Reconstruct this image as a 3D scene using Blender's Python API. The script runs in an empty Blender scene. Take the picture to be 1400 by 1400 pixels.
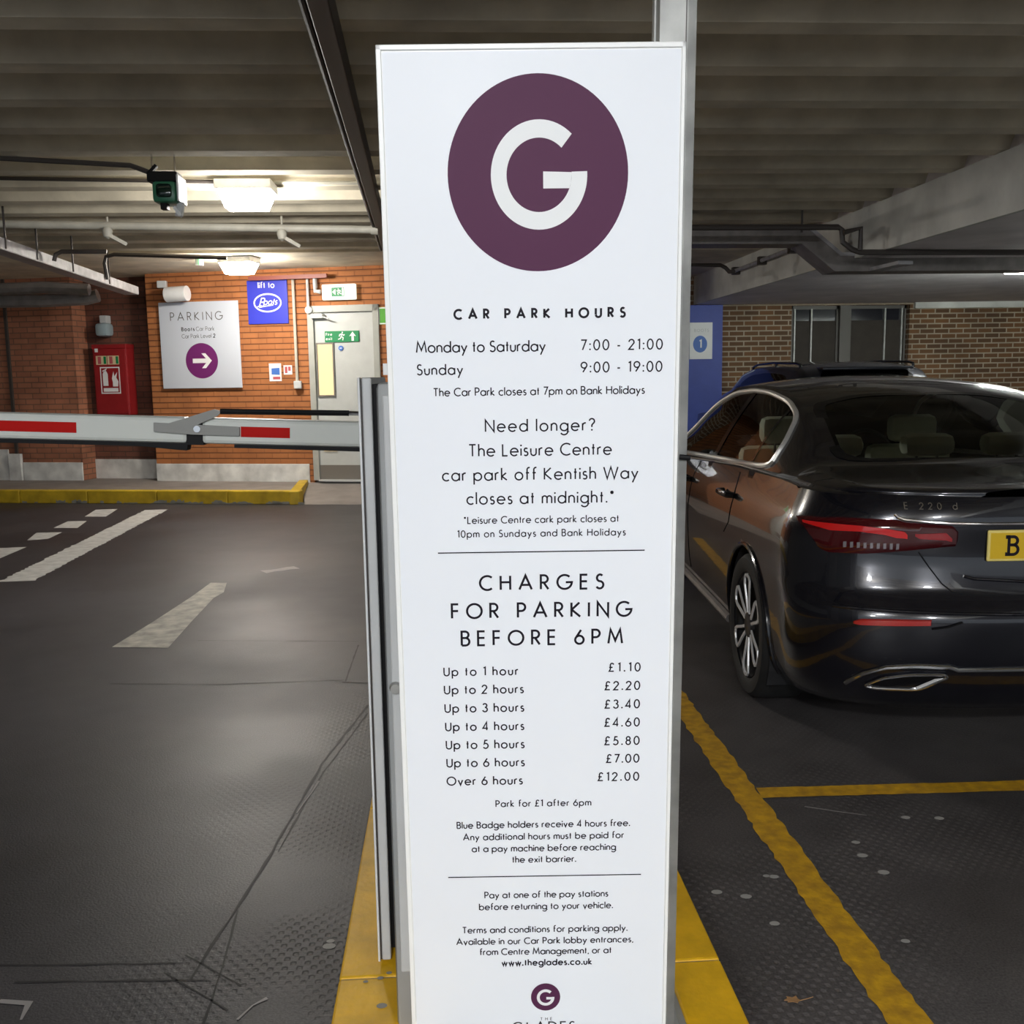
import bpy, bmesh, math, random
from mathutils import Matrix, Vector, Euler
random.seed(7)
S = bpy.context.scene
COL = S.collection
PI = math.pi
# ---------------------------------------------------------------- camera
FP, DP, ROLL, VX, HC = 1350.0, 187.0, 0.0154, 612.0, 1.50
_n = Vector((ROLL*FP/DP, -FP/DP, 1.0)).normalized()
_Z = -_n
_Y = Vector(((VX-700)/FP, (700-(700-DP-ROLL*(VX-700)))/FP, 1.0)); _Y = (_Y - _Z*_Y.dot(_Z)).normalized()
_X = _Z.cross(_Y)
RC = Matrix((( _X.x, _Y.x, _Z.x), (_X.y, _Y.y, _Z.y), (_X.z, _Y.z, _Z.z)))   # world -> (right, up, forward)
CAM = Vector((0, 0, HC))
r_, u_, f_ = RC[0].copy(), RC[1].copy(), RC[2].copy()
cd = bpy.data.cameras.new('camera'); cam = bpy.data.objects.new('camera', cd); COL.objects.link(cam)
m = Matrix.Identity(4)
for i in range(3):
    m[i][0] = r_[i]; m[i][1] = u_[i]; m[i][2] = -f_[i]; m[i][3] = CAM[i]
cam.matrix_world = m
cd.sensor_width = 36; cd.sensor_fit = 'HORIZONTAL'; cd.lens = 36*FP/1400; cd.clip_start = .05
S.camera = cam
# ---------------------------------------------------------------- world, exposure
w = bpy.data.worlds.new('world'); S.world = w; w.use_nodes = True
w.node_tree.nodes['Background'].inputs[0].default_value = (.5, .55, .6, 1)
w.node_tree.nodes['Background'].inputs[1].default_value = .44
S.view_settings.view_transform = 'Standard'; S.view_settings.look = 'None'
S.view_settings.gamma = 1; S.view_settings.use_curve_mapping = False
S.view_settings.exposure = 1.45
# luminaires: (x, y, z, yaw, watts, lit colour)
LAMPS = [(-1.42, 7.5, 2.87, 0, 48, (1, .965, .90)), (-2.38, 11.9, 2.86, -.24, 66, (1, .94, .84)),
         (-.35, -2.2, 2.87, .03, 170, (.94, .97, 1)), (-2.2, -5.2, 2.87, 0, 120, (.95, .97, 1)), (2.2, -4.6, 2.87, 0, 130, (.95, .97, 1))]   # x, y, z, yaw, radiance, colour; last one added, unseen, to brighten the ribs
BATTENS = [(5.98, 9.4, 2.45, 100), (8.6, 7.5, 2.46, 60), (5.6, -1.5, 2.46, 40)]                    # x, y, z, radiance

def ray(px, py):
    return RC.transposed() @ Vector(((px-700)/FP, (700-py)/FP, 1.0))
def at(px, py, Y):
    r = ray(px, py); return CAM + r*(Y/r.y)
def atX(px, py, X):
    r = ray(px, py); return CAM + r*(X/r.x)
def atZ(px, py, Z):
    r = ray(px, py); return CAM + r*((Z-HC)/r.z)
# ---------------------------------------------------------------- materials
def mat(name, col, rough=.5, metal=0, spec=.5, noise=0, nscale=8, bump=0, bscale=60, coat=0, dirt=None, rvar=0):
    m = bpy.data.materials.new(name); m.use_nodes = True
    nt = m.node_tree; b = nt.nodes['Principled BSDF']
    b.inputs['Base Color'].default_value = (*col, 1); b.inputs['Roughness'].default_value = rough
    b.inputs['Metallic'].default_value = metal; b.inputs['Specular IOR Level'].default_value = spec
    b.inputs['Coat Weight'].default_value = coat; b.inputs['Coat Roughness'].default_value = .03
    tc = nt.nodes.new('ShaderNodeTexCoord')
    n = nt.nodes.new('ShaderNodeTexNoise'); n.inputs['Scale'].default_value = nscale; n.inputs['Detail'].default_value = 6
    nt.links.new(tc.outputs['Object'], n.inputs['Vector'])
    if noise or dirt:
        r = nt.nodes.new('ShaderNodeMapRange')
        r.inputs['From Min'].default_value = .3; r.inputs['From Max'].default_value = .7
        nt.links.new(n.outputs['Fac'], r.inputs['Value'])
        mx = nt.nodes.new('ShaderNodeMix'); mx.data_type = 'RGBA'
        c2 = dirt if dirt else tuple(c*(1-noise) for c in col)
        mx.inputs[6].default_value = (*c2, 1)
        mx.inputs[7].default_value = (*tuple(min(1, c*(1+noise*.6)) for c in col), 1)
        nt.links.new(r.outputs['Result'], mx.inputs[0]); nt.links.new(mx.outputs[2], b.inputs['Base Color'])
    if rvar:
        r2 = nt.nodes.new('ShaderNodeMapRange'); r2.inputs['From Min'].default_value = .35; r2.inputs['From Max'].default_value = .65
        r2.inputs['To Min'].default_value = rough-rvar; r2.inputs['To Max'].default_value = rough+rvar
        nt.links.new(n.outputs['Fac'], r2.inputs['Value']); nt.links.new(r2.outputs['Result'], b.inputs['Roughness'])
    if bump:
        n2 = nt.nodes.new('ShaderNodeTexNoise'); n2.inputs['Scale'].default_value = bscale; n2.inputs['Detail'].default_value = 8
        nt.links.new(tc.outputs['Object'], n2.inputs['Vector'])
        bp = nt.nodes.new('ShaderNodeBump'); bp.inputs['Strength'].default_value = bump; bp.inputs['Distance'].default_value = .01
        nt.links.new(n2.outputs['Fac'], bp.inputs['Height']); nt.links.new(bp.outputs['Normal'], b.inputs['Normal'])
    return m
def emit(name, col, k):
    m = mat(name, (.8, .8, .8), .4); b = m.node_tree.nodes['Principled BSDF']
    if name == 'lit_pane': b.inputs['Base Color'].default_value = (.3, .2, .1, 1)
    b.inputs['Emission Color'].default_value = (*col, 1); b.inputs['Emission Strength'].default_value = k
    return m
def brick(name, c1, c2, mortar, bw=.225, bh=.075, ms=.012, bump=.6, rough=.8, dark=.35, nsc=2.5, bed=0):
    m = mat(name, c1, rough); nt = m.node_tree; b = nt.nodes['Principled BSDF']
    tc = nt.nodes.new('ShaderNodeTexCoord'); sx = nt.nodes.new('ShaderNodeSeparateXYZ'); cx = nt.nodes.new('ShaderNodeCombineXYZ')
    nt.links.new(tc.outputs['Object'], sx.inputs[0]); nt.links.new(sx.outputs['Z'], cx.inputs['Y'])
    ad = nt.nodes.new('ShaderNodeMath'); ad.operation = 'ADD'
    nt.links.new(sx.outputs['X'], ad.inputs[0]); nt.links.new(sx.outputs['Y'], ad.inputs[1]); nt.links.new(ad.outputs[0], cx.inputs['X'])
    t = nt.nodes.new('ShaderNodeTexBrick'); t.inputs['Scale'].default_value = 1
    t.inputs['Brick Width'].default_value = bw; t.inputs['Row Height'].default_value = bh
    t.inputs['Mortar Size'].default_value = ms; t.inputs['Mortar Smooth'].default_value = .3; t.inputs['Bias'].default_value = 0
    t.inputs['Color1'].default_value = (*c1, 1); t.inputs['Color2'].default_value = (*c2, 1); t.inputs['Mortar'].default_value = (*mortar, 1)
    nt.links.new(cx.outputs[0], t.inputs['Vector'])
    n = nt.nodes.new('ShaderNodeTexNoise'); n.inputs['Scale'].default_value = nsc; n.inputs['Detail'].default_value = 8
    nt.links.new(tc.outputs['Object'], n.inputs['Vector'])
    mr = nt.nodes.new('ShaderNodeMapRange'); mr.inputs['From Min'].default_value = .3; mr.inputs['From Max'].default_value = .7
    mr.inputs['To Min'].default_value = 1-dark; mr.inputs['To Max'].default_value = 1.1
    nt.links.new(n.outputs['Fac'], mr.inputs['Value'])
    mx = nt.nodes.new('ShaderNodeMix'); mx.data_type = 'RGBA'; mx.blend_type = 'MULTIPLY'; mx.inputs[0].default_value = 1
    nt.links.new(t.outputs['Color'], mx.inputs[6]); nt.links.new(mr.outputs['Result'], mx.inputs[7]); nt.links.new(mx.outputs[2], b.inputs['Base Color'])
    if bed:   # darker band along each bed joint
        f1 = nt.nodes.new('ShaderNodeMath'); f1.operation = 'DIVIDE'; f1.inputs[1].default_value = bh; nt.links.new(sx.outputs['Z'], f1.inputs[0])
        f2 = nt.nodes.new('ShaderNodeMath'); f2.operation = 'FRACT'; nt.links.new(f1.outputs[0], f2.inputs[0])
        f3 = nt.nodes.new('ShaderNodeMath'); f3.operation = 'LESS_THAN'; f3.inputs[1].default_value = .15; nt.links.new(f2.outputs[0], f3.inputs[0])
        m2 = nt.nodes.new('ShaderNodeMix'); m2.data_type = 'RGBA'; m2.inputs[7].default_value = (*bed, 1)
        nt.links.new(f3.outputs[0], m2.inputs[0]); nt.links.new(mx.outputs[2], m2.inputs[6]); nt.links.new(m2.outputs[2], b.inputs['Base Color'])
    bp = nt.nodes.new('ShaderNodeBump'); bp.inputs['Strength'].default_value = bump; bp.inputs['Distance'].default_value = .012; bp.invert = True
    nt.links.new(t.outputs['Fac'], bp.inputs['Height']); nt.links.new(bp.outputs['Normal'], b.inputs['Normal'])
    return m
def asphalt():
    m = mat('asphalt', (.05, .045, .045), .5); nt = m.node_tree; b = nt.nodes['Principled BSDF']; L = nt.links.new
    tc = nt.nodes.new('ShaderNodeTexCoord')
    def noise(sc, det=6):
        n = nt.nodes.new('ShaderNodeTexNoise'); n.inputs['Scale'].default_value = sc; n.inputs['Detail'].default_value = det
        L(tc.outputs['Object'], n.inputs['Vector']); return n.outputs['Fac']
    def mr(v, a, bb, c, d):
        r = nt.nodes.new('ShaderNodeMapRange'); L(v, r.inputs['Value'])
        for k, x in zip(('From Min', 'From Max', 'To Min', 'To Max'), (a, bb, c, d)): r.inputs[k].default_value = x
        return r.outputs['Result']
    def mth(op, a, bb):
        k = nt.nodes.new('ShaderNodeMath'); k.operation = op
        for i, x in enumerate((a, bb)):
            if x is None: continue
            if isinstance(x, (int, float)): k.inputs[i].default_value = x
            else: L(x, k.inputs[i])
        return k.outputs[0]
    big = noise(.55, 4); mid = noise(7); fine = noise(160, 3)
    k = mth('ADD', mr(big, .35, .65, .6, 1.15), mr(fine, .3, .7, -.38, .38)); k = mth('ADD', k, mr(mid, .3, .7, -.12, .12))
    # moulded dimples of the anti-skid surfacing, worn away in places
    sp = nt.nodes.new('ShaderNodeSeparateXYZ'); L(tc.outputs['Object'], sp.inputs[0])
    sx = mth('SINE', mth('MULTIPLY', sp.outputs['X'], 2*PI/.037), None); sy = mth('SINE', mth('MULTIPLY', sp.outputs['Y'], 2*PI/.042), None)
    stud = mr(mth('MULTIPLY', sx, sy), .1, .75, 0, 1)
    wear = mr(noise(1.6, 3), .42, .58, 0, 1); stud = mth('MULTIPLY', stud, wear)
    near = mr(sp.outputs['Y'], 2.6, 5.0, 1, 0); stud = mth('MULTIPLY', stud, near); side = mth('MULTIPLY', mr(sp.outputs['X'], -.95, -.45, .06, 1), mr(sp.outputs['X'], 1.5, 2.2, 1, .3)); stud = mth('MULTIPLY', stud, side)
    k = mth('ADD', k, mth('MULTIPLY', stud, mr(sp.outputs['X'], .1, .4, -.35, .55)))
    mx = nt.nodes.new('ShaderNodeMix'); mx.data_type = 'RGBA'; mx.blend_type = 'MULTIPLY'; mx.inputs[0].default_value = 1
    # the drive lane on the left is darker than the bays
    lane = mr(sp.outputs['X'], -.1, .9, 0, 1)
    m2 = nt.nodes.new('ShaderNodeMix'); m2.data_type = 'RGBA'; L(lane, m2.inputs[0])
    m2.inputs[6].default_value = (.037, .034, .039, 1); m2.inputs[7].default_value = (.084, .076, .075, 1)
    L(m2.outputs[2], mx.inputs[6]); L(k, mx.inputs[7]); L(mx.outputs[2], b.inputs['Base Color'])
    b.inputs['Specular IOR Level'].default_value = .62; L(mr(big, .4, .6, .46, .58), b.inputs['Roughness'])
    bp = nt.nodes.new('ShaderNodeBump'); bp.inputs['Strength'].default_value = .4; bp.inputs['Distance'].default_value = .004
    L(mth('ADD', mth('MULTIPLY', stud, -1), mth('MULTIPLY', fine, .5)), bp.inputs['Height']); L(bp.outputs['Normal'], b.inputs['Normal'])
    return m
def glassmat(name, tint, gl=.02):
    m = bpy.data.materials.new(name); m.use_nodes = True; nt = m.node_tree; nt.nodes.clear()
    o = nt.nodes.new('ShaderNodeOutputMaterial'); t = nt.nodes.new('ShaderNodeBsdfTransparent'); g = nt.nodes.new('ShaderNodeBsdfGlossy')
    t.inputs[0].default_value = (*tint, 1); g.inputs['Roughness'].default_value = gl
    fr = nt.nodes.new('ShaderNodeFresnel'); fr.inputs[0].default_value = 1.55; mx = nt.nodes.new('ShaderNodeMixShader')
    nt.links.new(fr.outputs[0], mx.inputs[0]); nt.links.new(t.outputs[0], mx.inputs[1]); nt.links.new(g.outputs[0], mx.inputs[2]); nt.links.new(mx.outputs[0], o.inputs[0])
    return m
M = dict(
    white=mat('white_paint', (.78, .79, .80), .35, noise=.06), face=mat('sign_face', (.88, .905, .95), .4, spec=.3),
    frame=mat('sign_frame', (.93, .93, .91), .35), ink=mat('ink', (.012, .009, .016), .5, spec=.15), purple=mat('purple_vinyl', (.095, .026, .070), .5, spec=.15),
    plum=mat('bright_plum', (.16, .02, .14), .45), grey=mat('grey_powder_coat', (.36, .37, .37), .4, noise=.05), lgrey=mat('light_grey_coat', (.60, .61, .61), .4, noise=.05),
    steel=mat('galvanised_steel', (.42, .42, .40), .5, metal=.3, noise=.25, nscale=14), black=mat('black_rubber', (.006, .006, .007), .6, spec=.2),
    chrome=mat('chrome', (.75, .75, .76), .12, metal=1), satin=mat('satin_trim', (.66, .65, .62), .32, metal=.55), red=mat('red_vinyl', (.42, .008, .006), .6, spec=.1), boxred=mat('fire_red', (.30, .015, .018), .4, noise=.1),
    yellow=mat('yellow_paint', (.82, .46, .010), .5, noise=.22, nscale=9, bump=.15), kerby=mat('kerb_paint', (.60, .40, .02), .55, noise=.3, nscale=6),
    line=mat('bay_line_paint', (.70, .385, .012), .55, dirt=(.38, .20, .015), nscale=22, bump=.2), wline=mat('white_line_paint', (.62, .62, .60), .55, noise=.22, nscale=12),
    wornline=mat('worn_line_paint', (.52, .50, .43), .6, dirt=(.22, .21, .19), nscale=11), conc=mat('concrete', (.30, .29, .26), .85, noise=.25, nscale=5, bump=.2),
    pave=mat('pavement', (.26, .235, .22), .7, noise=.2, nscale=4), ceil=mat('ceiling_concrete', (.70, .635, .50), .9, noise=.25, nscale=3, bump=.25, bscale=25),
    soffit=mat('soffit_paint', (.86, .81, .82), .8, noise=.15, nscale=2), beam=mat('beam_paint', (.72, .72, .68), .7, noise=.22, nscale=2.5),
    plinth=mat('plinth_paint', (.74, .74, .72), .7, noise=.3, nscale=5), pipe=mat('pale_pipe_paint', (.55, .53, .46), .5, noise=.15), dpipe=mat('dark_pipe', (.06, .05, .045), .5),
    duct=mat('duct_metal', (.22, .20, .19), .5, metal=.2, noise=.25, nscale=8), tray=mat('tray_metal', (.40, .39, .40), .5, noise=.3, nscale=10),
    door=mat('door_paint', (.54, .56, .55), .45, noise=.05), dframe=mat('door_frame_paint', (.42, .43, .40), .45, noise=.08), kick=mat('kick_plate', (.24, .22, .20), .4, metal=.3),
    blue=mat('blue_panel', (.03, .06, .35), .5, noise=.08), boots=mat('blue_sign', (.035, .045, .50), .45), wht=mat('white_vinyl', (.85, .86, .86), .5),
    green=mat('sign_green', (.0, .22, .07), .5), dgreen=mat('dark_green_plastic', (.03, .17, .09), .35), lens=mat('dark_lens', (.005, .02, .013), .1),
    cream=mat('cream_glass', (.72, .58, .36), .5), sgrey=mat('sticker_grey', (.55, .57, .58), .5), sblue=mat('sticker_blue', (.06, .17, .55), .5), spink=mat('sticker_red', (.5, .10, .12), .5),
    fire=mat('wall_red_brown', (.14, .04, .03), .8), winf=mat('window_frame', (.10, .09, .08), .5), wing=mat('dark_window_glass', (.012, .013, .02), .06, spec=.8),
    frost=mat('frosted_panel', (.052, .043, .036), .6, spec=.15, noise=.15, nscale=6),
    paint=mat('car_paint', (.009, .009, .014), .2, metal=.35, coat=1), paint2=mat('dark_blue_car_paint', (.012, .014, .022), .3, metal=.4, coat=1),
    trimblk=mat('gloss_black_trim', (.006, .006, .007), .12), tyre=mat('tyre', (.014, .014, .014), .75), rimdk=mat('rim_black', (.012, .012, .013), .3), alloy=mat('machined_alloy', (.75, .75, .76), .35, metal=.3),
    tail=mat('tail_red', (.055, .002, .004), .08, coat=1), tailb=mat('tail_band_red', (.65, .012, .012), .15, coat=1), refl=mat('reflector_red', (.45, .025, .02), .15, coat=1),
    revl=mat('reverse_lens', (.30, .28, .30), .08, metal=.4), plate=mat('plate_yellow', (.72, .46, .01), .4), plateb=mat('plate_border', (.85, .68, .20), .4),
    cabin=mat('cabin_dark', (.02, .02, .022), .7), leather=mat('cream_leather', (.74, .75, .60), .6),
    glass=glassmat('car_glass', (.88, .93, .90)), glass2=glassmat('privacy_glass', (.10, .11, .11)),
    lamp=emit('lamp_diffuser', (1, .97, .88), 14), batt=emit('tube_diffuser', (.95, 1, .97), 9), led=emit('green_led', (.05, 1, .25), 2.5), exitlit=emit('exit_panel', (.85, 1, .85), .35), glow=emit('lit_pane', (1, .72, .38), .42),
    leaf=mat('dry_leaf', (.35, .19, .08), .7), gum=mat('gum', (.36, .35, .33), .7), crack=mat('joint_dark', (.012, .011, .012), .6), scratch=mat('scuff', (.30, .28, .27), .6),
    floor=asphalt(), brickl=brick('orange_brick', (.46, .17, .055), (.42, .15, .048), (.36, .13, .042), ms=.009, bump=.8, dark=.25, bed=(.15, .05, .018)),
    brick_shade=brick('shaded_brick', (.20, .075, .045), (.16, .06, .04), (.10, .05, .035), ms=.008, bump=.5, dark=.5),  # darker copy of the wall brick, the recess shade put into its colour
    brickf=brick('red_brown_brick', (.50, .20, .11), (.38, .15, .085), (.22, .11, .07), ms=.008, bump=.5, dark=.5, nsc=1.5),
    brickb=brick('brown_brick', (.21, .10, .038), (.115, .06, .028), (.42, .35, .26), ms=.011, bump=.3, dark=.4, nsc=1.2),
)
# ---------------------------------------------------------------- mesh helpers
WM = {}
def wmat(o): return WM[o.name]
class MB:
    def __init__(s): s.bm = bmesh.new()
    def quad(s, *p):
        vs = [s.bm.verts.new(q) for q in p]; s.bm.faces.new(vs); return s
    def box(s, a, b, bev=0, rot=None):
        a = Vector(a); b = Vector(b); c = (a+b)/2; d = b-a
        mm = Matrix.Translation(c) @ (rot.to_4x4() if rot else Matrix()) @ Matrix.Diagonal((abs(d.x), abs(d.y), abs(d.z), 1))
        r = bmesh.ops.create_cube(s.bm, size=1, matrix=mm)
        if bev:
            es = list({e for v in r['verts'] for e in v.link_edges})
            bmesh.ops.bevel(s.bm, geom=es, offset=bev, segments=2, affect='EDGES', profile=.5)
        return s
    def bar(s, p, q, wd, ht, up=(0, 0, 1), bev=0):
        p = Vector(p); q = Vector(q); d = q-p; x = d.normalized(); u = Vector(up); y = u.cross(x).normalized(); z = x.cross(y)
        mm = Matrix.Translation((p+q)/2) @ Matrix((x, y, z)).transposed().to_4x4() @ Matrix.Diagonal((d.length, wd, ht, 1))
        r = bmesh.ops.create_cube(s.bm, size=1, matrix=mm)
        if bev:
            es = list({e for v in r['verts'] for e in v.link_edges})
            bmesh.ops.bevel(s.bm, geom=es, offset=bev, segments=2, affect='EDGES', profile=.5)
        return s
    def tube(s, pts, r, n=8, closed=False, flat=None):
        pts = [Vector(p) for p in pts]; N = len(pts); rings = []; prev = None
        for i, p in enumerate(pts):
            a = pts[(i-1) % N] if (closed or i) else p; b = pts[(i+1) % N] if (closed or i < N-1) else p
            t = (b-a).normalized()
            ref = prev if prev else (Vector((0, 0, 1)) if abs(t.z) < .9 else Vector((1, 0, 0)))
            y = (ref - t*ref.dot(t)).normalized(); x = t.cross(y); prev = y
            rr = r(i/(N-1)) if callable(r) else r
            rings.append([s.bm.verts.new(p + x*rr*math.cos(2*PI*k/n) + y*rr*math.sin(2*PI*k/n)) for k in range(n)])
        for i in range(N if closed else N-1):
            A, B = rings[i], rings[(i+1) % N]
            for k in range(n): s.bm.faces.new((A[k], A[(k+1) % n], B[(k+1) % n], B[k]))
        if not closed:
            s.bm.faces.new(rings[0][::-1]); s.bm.faces.new(rings[-1])
        return s
    def lathe(s, prof, c=(0, 0, 0), axis='Z', n=32, caps=True):
        c = Vector(c); rings = []
        for r, h in prof:
            ring = []
            for k in range(n):
                a = 2*PI*k/n; x, y = r*math.cos(a), r*math.sin(a)
                ring.append(s.bm.verts.new(c + (Vector((x, y, h)) if axis == 'Z' else Vector((h, x, y)) if axis == 'X' else Vector((x, h, y)))))
            rings.append(ring)
        for A, B in zip(rings, rings[1:]):
            for k in range(n): s.bm.faces.new((A[k], A[(k+1) % n], B[(k+1) % n], B[k]))
        if caps: s.bm.faces.new(rings[0][::-1]); s.bm.faces.new(rings[-1])
        return s
    def prism(s, poly, fn, d0, d1):
        # poly: 2-D outline, fn(a, b, d) -> point, extruded from d0 to d1
        A = [s.bm.verts.new(fn(a, b, d0)) for a, b in poly]; B = [s.bm.verts.new(fn(a, b, d1)) for a, b in poly]
        n = len(poly); s.bm.faces.new(A[::-1]); s.bm.faces.new(B)
        for k in range(n): s.bm.faces.new((A[k], A[(k+1) % n], B[(k+1) % n], B[k]))
        return s
    def fan(s, poly, fn):
        s.bm.faces.new([s.bm.verts.new(fn(a, b)) for a, b in poly]); return s
    def grid(s, P):
        V = [[s.bm.verts.new(p) for p in row] for row in P]
        for i in range(len(V)-1):
            for j in range(len(V[0])-1): s.bm.faces.new((V[i][j], V[i+1][j], V[i+1][j+1], V[i][j+1]))
        return V
def empty(name, loc=(0, 0, 0), rz=0, rot=None):
    o = bpy.data.objects.new(name, None); COL.objects.link(o); o.empty_display_size = .1
    o.location = loc; o.rotation_euler = rot if rot else (0, 0, rz)
    WM[o.name] = Matrix.Translation(loc) @ Euler(o.rotation_euler).to_matrix().to_4x4(); return o
def obj(name, mb, material, parent=None, smooth=False, angle=40, world=False, loc=None):
    me = bpy.data.meshes.new(name)
    bmesh.ops.recalc_face_normals(mb.bm, faces=mb.bm.faces)
    pm = wmat(parent) if parent else Matrix()
    if loc is not None: mb.bm.transform(Matrix.Translation(-Vector(loc)))
    if world and parent: mb.bm.transform(pm.inverted())
    mb.bm.to_mesh(me); mb.bm.free(); me.materials.append(M[material] if isinstance(material, str) else material)
    if smooth:
        me.shade_smooth()
        if angle < 180:
            try: me.set_sharp_from_angle(angle=math.radians(angle))
            except Exception: pass
    o = bpy.data.objects.new(name, me); COL.objects.link(o)
    if parent: o.parent = parent
    if loc is not None: o.location = loc
    WM[o.name] = pm @ (Matrix.Translation(loc) if loc is not None else Matrix()); return o
def tag(o, label=None, cat=None, group=None, kind=None):
    if label: o['label'] = label
    if cat: o['category'] = cat
    if group: o['group'] = group
    if kind: o['kind'] = kind
    return o
def thing(name, label, cat, loc=(0, 0, 0), rz=0, group=None, rot=None): return tag(empty(name, loc, rz, rot), label, cat, group)
def struct(o, label=None, cat=None): return tag(o, label, cat, kind='structure')
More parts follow.
